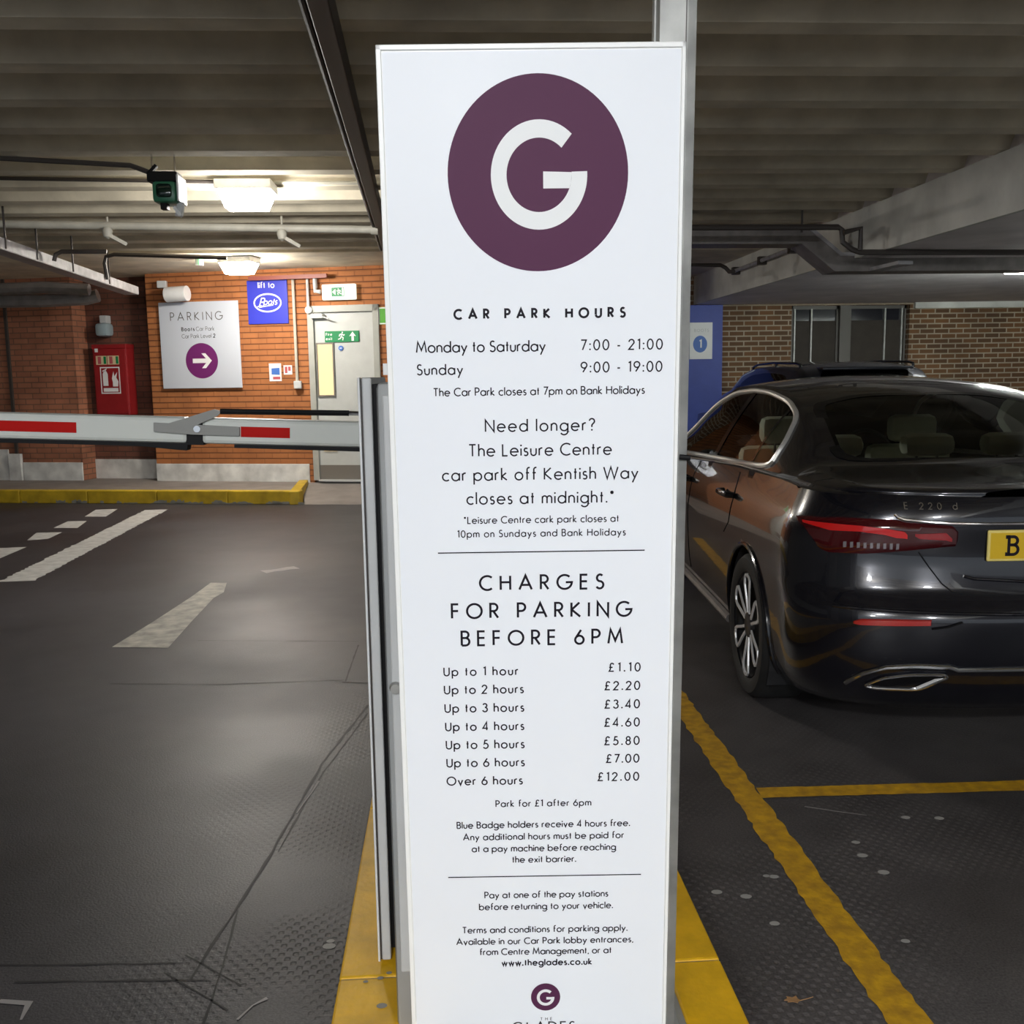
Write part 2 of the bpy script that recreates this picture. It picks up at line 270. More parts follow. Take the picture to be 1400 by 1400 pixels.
# ---------------------------------------------------------------- geometric sans lettering (stroke font)
def arc(cx, cy, rx, ry, a0, a1, n=18):
    return [(cx+rx*math.cos(math.radians(a0+(a1-a0)*i/n)), cy+ry*math.sin(math.radians(a0+(a1-a0)*i/n))) for i in range(n+1)]
X = .64; R = .32
def cir(cx=R, cy=R, rx=R, ry=R): return arc(cx, cy, rx, ry, 0, 360, 28)
DOT = 'dot'
G = {
 'A': (.86, [[(0, 0), (.43, 1), (.86, 0)], [(.15, .33), (.71, .33)]]),
 'B': (.52, [[(0, 0), (0, 1), (.24, 1)]+arc(.24, .77, .23, .23, 90, -90)+[(0, .54)], [(.24, .54)]+arc(.25, .27, .27, .27, 90, -90)+[(0, 0)]]),
 'C': (.80, [arc(.5, .5, .5, .5, 50, 310, 26)]),
 'D': (.72, [[(0, 0), (0, 1), (.22, 1)]+arc(.22, .5, .5, .5, 90, -90)+[(0, 0)]]),
 'E': (.46, [[(.46, 1), (0, 1), (0, 0), (.46, 0)], [(0, .53), (.44, .53)]]),
 'F': (.44, [[(.44, 1), (0, 1), (0, 0)], [(0, .52), (.42, .52)]]),
 'G': (.98, [arc(.5, .5, .5, .5, 48, 358, 30)+[(.58, .48)]]),
 'H': (.66, [[(0, 0), (0, 1)], [(.66, 0), (.66, 1)], [(0, .54), (.66, .54)]]), 'I': (0, [[(0, 0), (0, 1)]]),
 'J': (.3, [[(.3, 1), (.3, .1)]+arc(.12, .1, .18, .2, 0, -120)]),
 'K': (.60, [[(0, 0), (0, 1)], [(.54, 1), (.02, .5), (.60, 0)]]), 'L': (.42, [[(0, 1), (0, 0), (.42, 0)]]),
 'M': (.94, [[(0, 0), (.14, 1), (.47, .2), (.80, 1), (.94, 0)]]), 'N': (.72, [[(0, 0), (0, 1), (.72, 0), (.72, 1)]]),
 'O': (1, [cir(.5, .5, .5, .5)]), 'P': (.50, [[(0, 0), (0, 1), (.23, 1)]+arc(.23, .73, .27, .27, 90, -90)+[(0, .46)]]),
 'Q': (1, [cir(.5, .5, .5, .5), [(.6, .3), (.95, -.02)]]),
 'R': (.52, [[(0, 0), (0, 1), (.22, 1)]+arc(.22, .74, .26, .26, 90, -90)+[(0, .48)], [(.2, .48), (.52, 0)]]),
 'S': (.48, [arc(.25, .76, .21, .24, 40, 250, 14)+arc(.23, .26, .25, .26, 75, -150, 16)]),
 'T': (.56, [[(0, 1), (.56, 1)], [(.28, 1), (.28, 0)]]), 'U': (.60, [[(0, 1), (0, .3)]+arc(.3, .3, .3, .3, 180, 360)+[(.6, 1)]]),
 'V': (.74, [[(0, 1), (.37, 0), (.74, 1)]]), 'W': (1.2, [[(0, 1), (.3, 0), (.6, 1), (.9, 0), (1.2, 1)]]),
 'X': (.6, [[(0, 0), (.6, 1)], [(.6, 0), (0, 1)]]), 'Y': (.62, [[(0, 1), (.31, .45), (.62, 1)], [(.31, .45), (.31, 0)]]), 'Z': (.6, [[(0, 1), (.6, 1), (0, 0), (.6, 0)]]),
 'a': (X, [cir(), [(X, 0), (X, X)]]), 'b': (X, [cir(), [(0, 0), (0, 1.05)]]), 'c': (.52, [arc(R, R, R, R, 48, 312)]),
 'd': (X, [cir(), [(X, 0), (X, 1.05)]]), 'e': (X, [[(.02, .33), (.63, .33)]+arc(R, R, R, R, 3, 318, 24)]),
 'f': (.30, [[(.11, 0), (.11, .84)]+arc(.28, .86, .17, .19, 180, 70, 8), [(0, .6), (.28, .6)]]),
 'g': (X, [cir(), [(X, X), (X, -.05)]+arc(R, -.05, R, .30, 0, -150, 12)]),
 'h': (.46, [[(0, 0), (0, 1.05)], arc(.23, .39, .23, .25, 180, 0)+[(.46, 0)]]), 'i': (0, [[(0, 0), (0, .62)], (DOT, 0, .88)]),
 'j': (.1, [[(.1, .62), (.1, -.2)], (DOT, .1, .88)]), 'k': (.44, [[(0, 0), (0, 1.05)], [(.38, .62), (.02, .32), (.44, 0)]]), 'l': (0, [[(0, 0), (0, 1.05)]]),
 'm': (.80, [[(0, 0), (0, .62)], arc(.2, .42, .2, .22, 180, 0)+[(.4, 0)], arc(.6, .42, .2, .22, 180, 0)+[(.8, 0)]]),
 'n': (.46, [[(0, 0), (0, .62)], arc(.23, .39, .23, .25, 180, 0)+[(.46, 0)]]), 'o': (X, [cir()]),
 'p': (X, [cir(), [(0, .64), (0, -.36)]]), 'q': (X, [cir(), [(X, X), (X, -.36)]]), 'r': (.26, [[(0, 0), (0, .62)], arc(.22, .40, .22, .24, 180, 75, 8)]),
 's': (.32, [arc(.165, .48, .14, .16, 35, 250, 10)+arc(.155, .17, .165, .17, 75, -145, 12)]), 't': (.24, [[(.12, 0), (.12, .92)], [(0, .6), (.24, .6)]]),
 'u': (.46, [[(0, .62), (0, .25)]+arc(.23, .25, .23, .25, 180, 360)+[(.46, .62)]]), 'v': (.5, [[(0, .62), (.25, 0), (.5, .62)]]),
 'w': (.78, [[(0, .62), (.2, 0), (.39, .6), (.58, 0), (.78, .62)]]), 'x': (.46, [[(0, 0), (.46, .62)], [(.46, 0), (0, .62)]]),
 'y': (.52, [[(0, .62), (.27, .04)], [(.52, .62), (.08, -.36)]]), 'z': (.44, [[(0, .62), (.44, .62), (0, 0), (.44, 0)]]),
 '0': (.58, [cir(.29, .5, .29, .5)]), '1': (.22, [[(0, .9), (.2, 1), (.2, 0)]]),
 '2': (.54, [arc(.27, .73, .26, .27, 175, -20, 14)+[(0, 0), (.54, 0)]]), '3': (.52, [arc(.25, .77, .22, .23, 160, -90, 14), arc(.25, .27, .27, .27, 90, -165, 16)]),
 '4': (.58, [[(.44, 0), (.44, 1), (0, .24), (.58, .24)]]), '5': (.52, [[(.46, 1), (.17, 1), (.09, .57)]+arc(.23, .31, .29, .31, 110, -150, 16)]),
 '6': (.58, [cir(.29, .29, .29, .29), [(.40, 1), (.05, .44)]]), '7': (.52, [[(0, 1), (.52, 1), (.14, 0)]]), '8': (.5, [cir(.25, .76, .21, .23), cir(.25, .27, .25, .27)]),
 '9': (.58, [cir(.29, .71, .29, .29), [(.18, 0), (.53, .56)]]), '£': (.56, [arc(.33, .76, .2, .24, 20, 180, 12)+[(.14, .3), (0, .02), (.54, .02)], [(.0, .5), (.4, .5)]]),
 '?': (.44, [arc(.22, .78, .22, .22, 170, -60, 14)+[(.22, .45), (.22, .28)], (DOT, .22, .04)]), ':': (.06, [(DOT, .03, .05), (DOT, .03, .58)]), '.': (.06, [(DOT, .03, .05)]),
 ',': (.08, [[(.08, .08), (.02, -.14)]]), '-': (.28, [[(0, .38), (.28, .38)]]), '*': (.3, [[(.15, 1.02), (.15, .72)], [(.02, .95), (.28, .79)], [(.28, .95), (.02, .79)]]),
}
def ribbon(mb, pts, t, fn):
    n = len(pts); L = []; Rr = []
    closed = n > 3 and abs(pts[0][0]-pts[-1][0]) < 1e-6 and abs(pts[0][1]-pts[-1][1]) < 1e-6
    for i, p in enumerate(pts):
        a = pts[i-1] if i else (pts[-2] if closed else None); b = pts[i+1] if i < n-1 else (pts[1] if closed else None)
        d1 = Vector((p[0]-a[0], p[1]-a[1])).normalized() if a else None
        d2 = Vector((b[0]-p[0], b[1]-p[1])).normalized() if b else None
        d1 = d1 or d2; d2 = d2 or d1
        n1 = Vector((-d1.y, d1.x)); n2 = Vector((-d2.y, d2.x)); nn = n1+n2
        if nn.length < .15: nn = n1
        nn.normalize(); k = 1/max(.35, nn.dot(n1))
        L.append((p[0]+nn.x*t/2*k, p[1]+nn.y*t/2*k)); Rr.append((p[0]-nn.x*t/2*k, p[1]-nn.y*t/2*k))
    VL = [mb.bm.verts.new(fn(*q)) for q in L]; VR = [mb.bm.verts.new(fn(*q)) for q in Rr]
    for i in range(n-1):
        mb.bm.faces.new((VL[i], VL[i+1], VR[i+1], VR[i]))
def text(mb, s, x0, x1, y, cap, wt, fn, slant=0):
    # lettering fitted between x0 and x1 on baseline y: natural widths, spacing solved to fill
    cap *= 1-wt*.9
    y0 = y + cap*wt*.5
    ws = [(.17 if c == ' ' else G[c][0]) for c in s]
    sp = ((x1-x0)/cap - wt - sum(ws))/max(1, len(s)-1); x = x0/cap + wt/2
    for c, wd in zip(s, ws):
        if c != ' ':
            for st in G[c][1]:
                f2 = lambda a, b, x=x: fn((a+x+slant*b)*cap, b*cap+y0)
                if st[0] == DOT:
                    mb.fan([(st[1]+wt*.62*math.cos(2*PI*k/12), st[2]+wt*.62*math.sin(2*PI*k/12)) for k in range(12)], f2)
                else: ribbon(mb, st, wt, f2)
        x += wd+sp
    return mb
def disc(mb, cx, cy, rx, ry, fn, n=64): return mb.fan([(cx+rx*math.cos(2*PI*k/n), cy+ry*math.sin(2*PI*k/n)) for k in range(n)], fn)
# ================================================================ SETTING
fl = MB(); fl.box((-10, -12, -.1), (12, 17, 0)); floor = struct(obj('floor', fl, 'floor'), 'dark worn asphalt car park floor with moulded dimples')
# --- ceiling of precast ribs running across, flat slab towards the far wall
c = MB(); XL, XR = -10, 3.72
prof = []
y = 4.24 - .578*19
while y < 11.4:
    prof += [(y-.16, 3.06), (y-.055, 2.91), (y+.055, 2.90), (y+.10, 2.96), (y+.20, 3.06)]; y += .578
prof += [(11.5, 3.06), (11.5, 2.90), (17, 2.90), (17, 3.2), (-7, 3.2), (-7, 3.06)]
A = [c.bm.verts.new((XL, p[0], p[1])) for p in prof]; B = [c.bm.verts.new((XR, p[0], p[1])) for p in prof]
for i in range(len(prof)):
    j = (i+1) % len(prof); c.bm.faces.new((A[i], A[j], B[j], B[i]))
struct(obj('ceiling', c, 'ceil'), 'olive grey ribbed concrete ceiling')
s = MB(); s.box((3.7, -7, 2.49), (12, 17, 3.2)); struct(obj('ceiling_soffit', s, 'soffit'), 'dropped grey slab over the parking bays')
s = MB(); s.box((3.66, -7, 2.49), (3.70, 14.7, 2.90)); struct(obj('ceiling_beam', s, 'beam'), 'pale painted side of the dropped slab')
# --- enclosing walls out of sight
for nm, a, b in (('wall_side', (-10.2, -7, 0), (-10, 17, 3.2)), ('wall_side', (12, -7, 0), (12.2, 17, 3.2))):
    q = MB(); q.box(a, b); struct(obj(nm, q, 'conc'))
# --- left brick wall, turned a little towards the entrance lane
WA = math.radians(14.5); W0 = Vector((-1.8, 13.1, 0)); WU = Vector((math.cos(WA), -math.sin(WA), 0)); WV = Vector((math.sin(WA), math.cos(WA), 0))
def W2(u, d, z): return W0 + WU*u + WV*d + Vector((0, 0, z))
def aw(px, py, d=0):
    r = ray(px, py); o = W0 + WV*d; t = (o-CAM).dot(WV)/r.dot(WV); p = CAM + r*t - W0; return p.dot(WU), p.z
def onwall(o): o.location = W0; o.rotation_euler = (0, 0, -WA); WM[o.name] = Matrix.Translation(W0) @ Matrix.Rotation(-WA, 4, 'Z'); return o
uA = aw(207, 520)[0]; uB = aw(105, 520)[0]; D0, D1 = .02, .98; DZ = 2.42
q = MB(); q.box((uA, 0, 0), (D0, .3, 2.9)); q.box((D0, 0, DZ), (D1, .3, 2.9)); q.box((D1, 0, 0), (2.0, .3, 2.9)); q.box((1.7, .3, 0), (2.0, 4, 2.9))
struct(onwall(obj('wall_left', q, 'brickl')), 'orange brick wall with the fire exit door')
q = MB(); q.box((uB, .30, 0), (uA, .5, 2.9)); struct(onwall(obj('wall_recess', q, 'brick_shade')), 'red brick recess behind the fire cabinet, its shade put into the brick colour')
q = MB(); q.box((-9, 0, 0), (uB, .3, 2.9)); struct(onwall(obj('wall_far_left', q, 'brickf')), 'dark brick wall at far left')
# brick pier joint
q = MB(); a = aw(14, 500)[0]; q.box((a-.02, -.03, 0), (a+.02, .02, 2.9)); struct(onwall(obj('trim_1', q, 'dpipe')), 'dark vertical movement joint in the far left brickwork')
# white painted plinths
q = MB()
pz = aw(300, 634)[1]
q.box((uA, -.02, .1), (D0-.06, .0, pz), .006); struct(onwall(obj('baseboard_left', q, 'plinth')))
q = MB(); q.box((uB, .28, .1), (uA, .30, .42), .006); struct(onwall(obj('baseboard_recess', q, 'plinth')))
q = MB(); q.box((aw(30, 600)[0], -.02, .1), (uB, 0, .40), .006); q.box((aw(12, 600)[0], -.05, .1), (aw(29, 600)[0], 0, .52), .006); q.box((-9, -.02, .1), (aw(11, 600)[0], 0, .58), .006); struct(onwall(obj('baseboard_far_left', q, 'plinth')))
# pavement, ramp, kerb
K0 = Vector((-9.0, 13.48, 0)); K1 = Vector((-1.80, 11.90, 0)); K2 = Vector((-1.90, 13.05, 0))
q = MB(); q.prism([(-10, 13.7), (-9, 13.55), (K1.x-.1, K1.y+.08), (K2.x-.02, 13.3), (-9, 15.6), (-10, 15.6)], lambda a, b, d: Vector((a, b, d)), 0, .15)
struct(obj('pavement', q, 'pave'), 'grey pavement in front of the left wall')
q = MB(); pr = [(-2.0, 13.4, .17), (.6, 12.75, .17), (.5, 11.5, .0), (-1.75, 11.9, .0)]
q.quad(*pr); q.quad(*[(a, b, -.02) for a, b, _ in pr])
struct(obj('door_ramp', q, 'pave'), 'sloping grey ramp up to the fire exit door')
q = MB()
kd = (K1-K0).normalized(); kn = Vector((-kd.y, kd.x, 0))
for k in range(8):
    a = K0 + (K1-K0)*(k/8); b = K0 + (K1-K0)*((k+1)/8) - kd*.006
    q.bar(a+kn*.06+Vector((0, 0, .082)), b+kn*.06+Vector((0, 0, .082)), .12, .164, bev=.012)
a = K1 + Vector((-.07, 0, .08)); b = K2 + Vector((-.02, 0, .10)); q.bar(a, b, .12, .165, bev=.012)
kerb = struct(obj('kerb', q, 'kerby'), 'scuffed yellow painted kerb edging the pavement')
q = MB()
for k in range(46):
    t = random.random()**.6; ln = random.uniform(.04, .22); hh = random.uniform(.01, .06)
    a = K0 + (K1-K0)*t
    n = 7; poly = [(-ln/2, 0)] + [(-ln/2+ln*i/n, hh*random.uniform(.3, 1)) for i in range(n+1)] + [(ln/2, 0)]
    q.fan(poly, lambda x, z: a + kd*x - kn*.003 + Vector((0, 0, .004+z)))
obj('bare_patch', q, 'conc', kerb)
# --- right brick wall with two windows and blue panel
YR_ = 14.7
def rx(px, py=450): return at(px, py, YR_).x
wx0, wx1 = rx(1082), rx(1243); zt = 2.42; zb_ = 1.42
q = MB(); q.box((1.0, YR_, 0), (wx0, YR_+.3, 2.9)); q.box((wx1, YR_, 0), (12, YR_+.3, 2.9)); q.box((wx0, YR_, 0), (wx1, YR_+.3, zb_)); q.box((wx0, YR_, 2.46), (wx1, YR_+.3, 2.9))
struct(obj('wall_right', q, 'brickb'), 'brown brick wall behind the parked cars')
q = MB(); q.box((-.4, 13.2, 0), (-.2, 14.7, 2.9)); q.box((-.4, 14.7, 0), (1.0, 15.0, 2.9)); struct(obj('wall_return', q, 'brickb'))
q = MB(); q.box((rx(1248), YR_-.06, 2.40), (12, YR_, 2.49), .005); struct(obj('trim_2', q, 'beam'), 'pale concrete lintel band along the top of the right wall')
q = MB(); q.box((1.5, YR_-.12, 0), (rx(985), YR_, 2.48), .005); struct(obj('wall_panel', q, 'blue'), 'bright blue painted wall panel')
def window(n, pa, pb, mull, lab):
    a, b = rx(pa), rx(pb); t = struct(empty('window_%d' % n, ((a+b)/2, YR_+.12, zb_)), lab); h = (b-a)/2; H = 2.46-zb_
    q = MB(); q.box((-h, -.03, 0), (-h+.03, .03, H)); q.box((h-.03, -.03, 0), (h, .03, H)); q.box((-h, -.03, H-.05), (h, .03, H)); q.box((-h, -.05, 0), (h, .05, .04)); obj('window_frame', q, 'winf', t)
    q = MB(); q.box((-h+.02, .0, .8), (h-.02, .012, H-.03)); obj('window_pane', q, 'wing', t)
    q = MB(); q.box((-h+.02, -.008, .03), (h-.02, .012, .82)); obj('frosted_panel', q, 'frost', t)
    for mx in mull:
        q = MB(); x = rx(mx)-(a+b)/2; q.box((x-.012, -.04, .03), (x+.012, 0, H-.04)); obj('mullion', q, 'steel', t)
window(1, 1084, 1149, (1089, 1112), 'dark window left of the concrete pier in the right wall')
window(2, 1164, 1242, (1213, 1236), 'dark window right of the concrete pier in the right wall')
q = MB(); q.box((rx(1149), YR_+.02, zb_), (rx(1164), YR_+.25, 2.46)); struct(obj('trim_3', q, 'winf'), 'grey pier between the two windows')
# --- traffic island
q = MB(); q.prism([(-.28, .3), (.607, .3), (.612, 5.2), (.45, 5.6), (-.12, 5.6), (-.28, 5.2)], lambda a, b, d: Vector((a, b, d)), 0, .115)
isl = struct(obj('traffic_island', q, 'conc'), 'raised island with yellow kerbs under the sign')
ys = [.3, 1.22, 2.145, 3.06, 3.98, 5.2]
q = MB()
for a, b in zip(ys, ys[1:]):
    q.box((-.285, a, 0), (-.10, b-.005, .12), .006); q.box((.478, a, 0), (.612, b-.005, .12), .006)
q.prism([(-.285, 5.2), (.612, 5.2), (.45, 5.62), (-.12, 5.62)], lambda a, b, d: Vector((a, b, d)), 0, .12)
obj('yellow_kerb', q, 'yellow', isl)
q = MB()
for px, py, r in ((522, 1375, .012), (520, 1337, .008), (532, 1330, .007), (500, 1342, .006)):
    p = atZ(px, py, .1212); disc(q, p.x, p.y, r, r*.8, lambda a, b: Vector((a, b, .1212)), 12)
obj('stain', q, 'conc', isl)
# --- floor joints and stains
def strip(mb, pts, wd, z, jit=0, sub=.06):
    P = []
    for a, b in zip(pts, pts[1:]):
        a = Vector(a).to_2d() if len(a) > 2 else Vector(a); b = Vector(b).to_2d() if len(b) > 2 else Vector(b); n = max(1, int((b-a).length/sub))
        for i in range(n): P.append(a+(b-a)*i/n)
    P.append(Vector(pts[-1]).to_2d() if len(pts[-1]) > 2 else Vector(pts[-1]))
    V = []
    for i, p in enumerate(P):
        d = (P[min(i+1, len(P)-1)]-P[max(i-1, 0)]).normalized(); n = Vector((-d.y, d.x))
        wa = wd/2+random.uniform(-jit, jit); wb = wd/2+random.uniform(-jit, jit)
        V.append([(p.x+n.x*wa, p.y+n.y*wa, z), (p.x-n.x*wb, p.y-n.y*wb, z)])
    mb.grid(V)
def zf(*pp): return [atZ(x, y, 0).to_2d() for x, y in pp]
q = MB()
strip(q, zf((503, 964), (440, 1045), (372, 1165), (325, 1240), (260, 1340)), .009, .0012, .003)
strip(q, zf((503, 975), (438, 1062), (380, 1165)), .006, .0012, .002)
strip(q, zf((325, 1245), (305, 1320), (278, 1400)), .006, .0012, .002)
strip(q, zf((0, 1320), (120, 1319), (250, 1317)), .005, .0012, .002); strip(q, zf((20, 1343), (284, 1340)), .005, .0012, .002)
strip(q, zf((254, 1306), (330, 1348)), .005, .0012, .002); strip(q, zf((224, 1330), (312, 1382)), .006, .0012, .002)
strip(q, zf((468, 933), (503, 934)), .012, .0012, .002); strip(q, zf((490, 882), (472, 932)), .008, .0012, .002)
strip(q, zf((150, 935), (300, 936), (470, 930)), .006, .0012, .002); strip(q, zf((270, 876), (490, 877)), .006, .0012, .002)
obj('cut_joint', q, 'crack', floor)
q = MB(); strip(q, zf((1100, 1103), (1145, 1110), (1185, 1115)), .006, .0012, .001); strip(q, zf((360, 782), (406, 776)), .10, .0012, .02)
strip(q, zf((436, 1068), (425, 1085), (405, 1112)), .006, .0014, .003); strip(q, zf((366, 1366), (345, 1375), (326, 1395)), .012, .0014, .006); strip(q, zf((0, 1368), (40, 1372), (28, 1395)), .012, .0014, .005)
obj('scuff_mark', q, 'scratch', floor)
for px, py in ((1048, 1198), (1058, 1199), (1020, 1226), (1059, 1263), (1238, 1287), (1170, 1152), (1238, 1118), (1284, 1119), (1179, 1170), (1208, 1193), (980, 1220), (452, 1287), (450, 1294)):
    p = atZ(px, py, 0); q = MB(); r = random.uniform(.008, .015); disc(q, p.x, p.y, r*1.3, r, lambda a, b: Vector((a, b, .0013)), 10); obj('gum_stain', q, 'gum', floor)
# ================================================================ PAINTED MARKINGS
def marking(name, pts, wd, material, lab, z=.0018, jit=.006, group=None):
    q = MB(); strip(q, pts, wd, z, jit, .03); tag(obj(name, q, material), lab, 'road marking', group)
marking('bay_line', [(1.035, .4), (1.03, 2.2), (1.03, 4.4), (1.03, 8.6)], .10, 'line', 'long yellow bay line running beside the island past the black saloon', jit=.006)
marking('bay_line', [(1.08, 3.31), (2.0, 3.28), (4.0, 3.26), (6.5, 3.24)], .085, 'line', 'yellow cross line on the floor behind the black saloon', z=.0022, jit=.003)
marking('lane_line', zf((22, 795), (214, 697)), .26, 'wline', 'long solid white lane line on the left of the floor', jit=.012)
for pp, lb in (([(-30, 751), (36.6, 748), (0, 763.6), (-30, 774)], 'white lane dash nearest the left edge of the photo'), ([(37, 739), (50, 728.5), (85, 727.8), (65.6, 737)], 'second white lane dash counting from the nearest'),
               ([(73, 722), (92.6, 713), (118.8, 712.3), (106, 722)], 'third white lane dash counting from the nearest'), ([(115.7, 706.5), (131, 697), (161, 696), (144.6, 706.5)], 'farthest white lane dash, closest to the yellow kerb')):
    q = MB(); q.fan([tuple(v) for v in zf(*pp)], lambda a, b: Vector((a, b, .0018))); tag(obj('lane_dash', q, 'wline'), lb, 'road marking', 'white lane dashes')
q = MB(); P = zf((153, 885), (230, 886), (262, 850), (292, 818), (306, 810), (310, 797), (288, 797), (262, 816), (210, 850))
q.fan([tuple(v) for v in P], lambda a, b: Vector((a, b, .0018))); tag(obj('lane_mark', q, 'wornline'), 'worn off-white tapering mark in the middle of the drive lane', 'road marking')
# ================================================================ DOOR
def tube_obj(name, pts, r, material, parent=None, n=8, world=True): q = MB(); q.tube(pts, r, n); return obj(name, q, material, parent, smooth=True, world=world)
dr = struct(empty('door_1', W2(.5, 0, .17), -WA), 'pale grey fire exit door with a narrow lit pane')
dh = DZ-.17
def dl(px, py, d=-.02):
    u, z = aw(px, py, d); return u-.5, z-.17
q = MB(); q.box((-.48, -.03, 0), (-.40, .12, dh), .004); q.box((.40, -.03, 0), (.48, .12, dh), .004); q.box((-.48, -.03, dh-.085), (.48, .12, dh), .004); obj('door_frame', q, 'dframe', dr)
q = MB(); q.box((-.40, .01, .01), (.40, .06, dh-.085), .003); leaf = obj('door_leaf', q, 'door', dr)
q = MB(); q.box((-.40, .002, .01), (.40, .012, .20)); obj('kick_plate', q, 'kick', dr)
q = MB(); q.box((-.40, -.06, -.01), (.40, .06, .012)); obj('threshold', q, 'lgrey', dr)
a, b = dl(434, 471, 0), dl(457, 540, 0)
q = MB(); q.box((a[0], -.005, b[1]), (b[0], .012, a[1]), .004); vp = obj('vision_pane', q, 'glow', dr)
q = MB()
for x0, x1, z0, z1 in ((a[0]-.02, a[0], b[1]-.02, a[1]+.02), (b[0], b[0]+.02, b[1]-.02, a[1]+.02), (a[0], b[0], a[1], a[1]+.02), (a[0], b[0], b[1]-.02, b[1])): q.box((x0, -.01, z0), (x1, .012, z1))
obj('pane_bead', q, 'kick', vp)
a, b = dl(429, 490, 0), dl(434, 540, 0); q = MB(); q.box((a[0], -.01, b[1]), (b[0]-.02, .012, a[1])); obj('hinge_plate', q, 'steel', dr)
a, b = dl(443, 611, 0), dl(461, 617, 0); q = MB(); q.box((a[0], -.006, b[1]), (b[0], .012, a[1])); obj('sticker', q, 'cream', dr)
a, b = dl(425, 430, -.05), dl(446, 437, -.05); q = MB(); q.box((a[0], -.07, dh-.16), (a[0]+.16, -.005, dh-.10), .006); q.bar((a[0]+.08, -.06, dh-.12), (a[0]+.26, -.10, dh-.17), .02, .012); obj('door_closer', q, 'lgrey', dr)
def runner(mb, cx, cz, s, fn, flip=1):
    k = lambda x, z: (cx+flip*x*s, cz+z*s); t = .11*s
    disc(mb, *k(.08, .42), .085*s, .085*s, fn, 14)
    for p in ([(.0, .30), (-.06, .0)], [(-.06, .0), (.16, -.14), (.10, -.42)], [(-.06, .0), (-.16, -.22), (-.42, -.30)], [(.0, .28), (.20, .12), (.34, .20)], [(.0, .28), (-.22, .20), (-.28, .0)]): ribbon(mb, [k(*v) for v in p], t, fn)
def arrow(mb, pts, fn): mb.fan(pts, fn)
# green door sign
a, b = dl(444, 453, 0), dl(491, 467, 0)
q = MB(); q.box((a[0], -.006, b[1]), (b[0], .01, a[1])); ds = obj('fire_exit_sign', q, 'green', dr)
fn = lambda x, z: Vector((x, -.0072, z)); W_ = b[0]-a[0]; H_ = a[1]-b[1]; q = MB()
text(q, 'Fire', a[0]+.03*W_, a[0]+.22*W_, b[1]+.58*H_, .28*H_, .2, fn); text(q, 'exit', a[0]+.03*W_, a[0]+.22*W_, b[1]+.18*H_, .28*H_, .2, fn)
runner(q, a[0]+.50*W_, b[1]+.5*H_, .85*H_, fn)
ax = a[0]+.82*W_; az = b[1]+.5*H_; h = .42*H_; q.fan([(ax, az+h), (ax+.10*W_, az+.0*h), (ax+.035*W_, az+.1*h), (ax+.035*W_, az-h), (ax-.035*W_, az-h), (ax-.035*W_, az+.1*h), (ax-.10*W_, az)], fn)
obj('pictogram', q, 'wht', ds)
a = dl(466, 476, 0); q = MB(); q.lathe([(.032, -.004), (.032, .01)], (a[0], 0, a[1]), 'Y', 24); bd = obj('blue_disc', q, 'sblue', dr)
q = MB(); q.box((a[0]-.015, -.006, a[1]-.004), (a[0]+.015, 0, a[1]+.004)); obj('pictogram', q, 'wht', bd)
# ================================================================ WALL SIGNS AND FITTINGS (left wall)
def wthing(name, lab, cat, px0, py0, px1, py1, d, group=None):
    a = aw(px0, py0, d); b = aw(px1, py1, d); u = (a[0]+b[0])/2; z = (a[1]+b[1])/2
    return thing(name, lab, cat, W2(u, 0, z), -WA, group), abs(b[0]-a[0])/2, abs(a[1]-b[1])/2
# PARKING board
t, hw, hh = wthing('parking_sign', 'large square grey-white PARKING board with a purple arrow disc', 'sign', 216, 414, 331, 530, -.05)
q = MB(); q.box((-hw, -.05, -hh), (hw, -.03, hh), .004); bd = obj('sign_board', q, 'lgrey', t)
bd.data.materials[0] = mat('board_grey', (.57, .61, .69), .4)
q = MB(); q.box((-hw+.03, -.03, -hh+.03), (hw-.03, 0, hh-.03)); obj('backing_frame', q, 'steel', t)
fn = lambda x, z: Vector((x, -.0508, z)); sx = 2*hw/116; sz = 2*hh/116
q = MB(); text(q, 'PARKING', (232-273.5)*sx, (309-273.5)*sx, (472-439)*sz, 11.5*sz, .10, fn); obj('heading_lettering', q, 'dpipe', bd)
q = MB(); text(q, 'Boots', (247.5-273.5)*sx, (267-273.5)*sx, (472-453)*sz, 5.6*sz, .2, fn); text(q, 'Car Park', (269-273.5)*sx, (296-273.5)*sx, (472-453)*sz, 5.6*sz, .1, fn); obj('small_lettering', q, 'ink', bd); q = MB()
text(q, 'Car Park Level', (247.5-273.5)*sx, (291-273.5)*sx, (472-462.5)*sz, 5.6*sz, .1, fn); text(q, '2', (293.5-273.5)*sx, (297.5-273.5)*sx, (472-462.5)*sz, 5.6*sz, .2, fn); obj('small_lettering', q, 'ink', bd)
q = MB(); disc(q, 1.5*sx, -21*sz, 23.6*sx, 23.8*sz, fn); dsc = obj('arrow_disc', q, 'plum', bd)
f3 = lambda x, z: Vector((x, -.0514, z)); cx, cz = 1.2*sx, -21*sz; q = MB()
for pl in ([(-13, 3), (-13, -3), (8, -3), (8, 3)], [(0, 10), (6, 10), (15, 0), (6, 0), (7, 2.5)], [(0, -10), (7, -2.5), (6, 0), (15, 0), (6, -10)]):
    q.fan([(cx+x*sx, cz+z*sz) for x, z in pl], f3)
obj('arrow', q, 'wht', dsc)
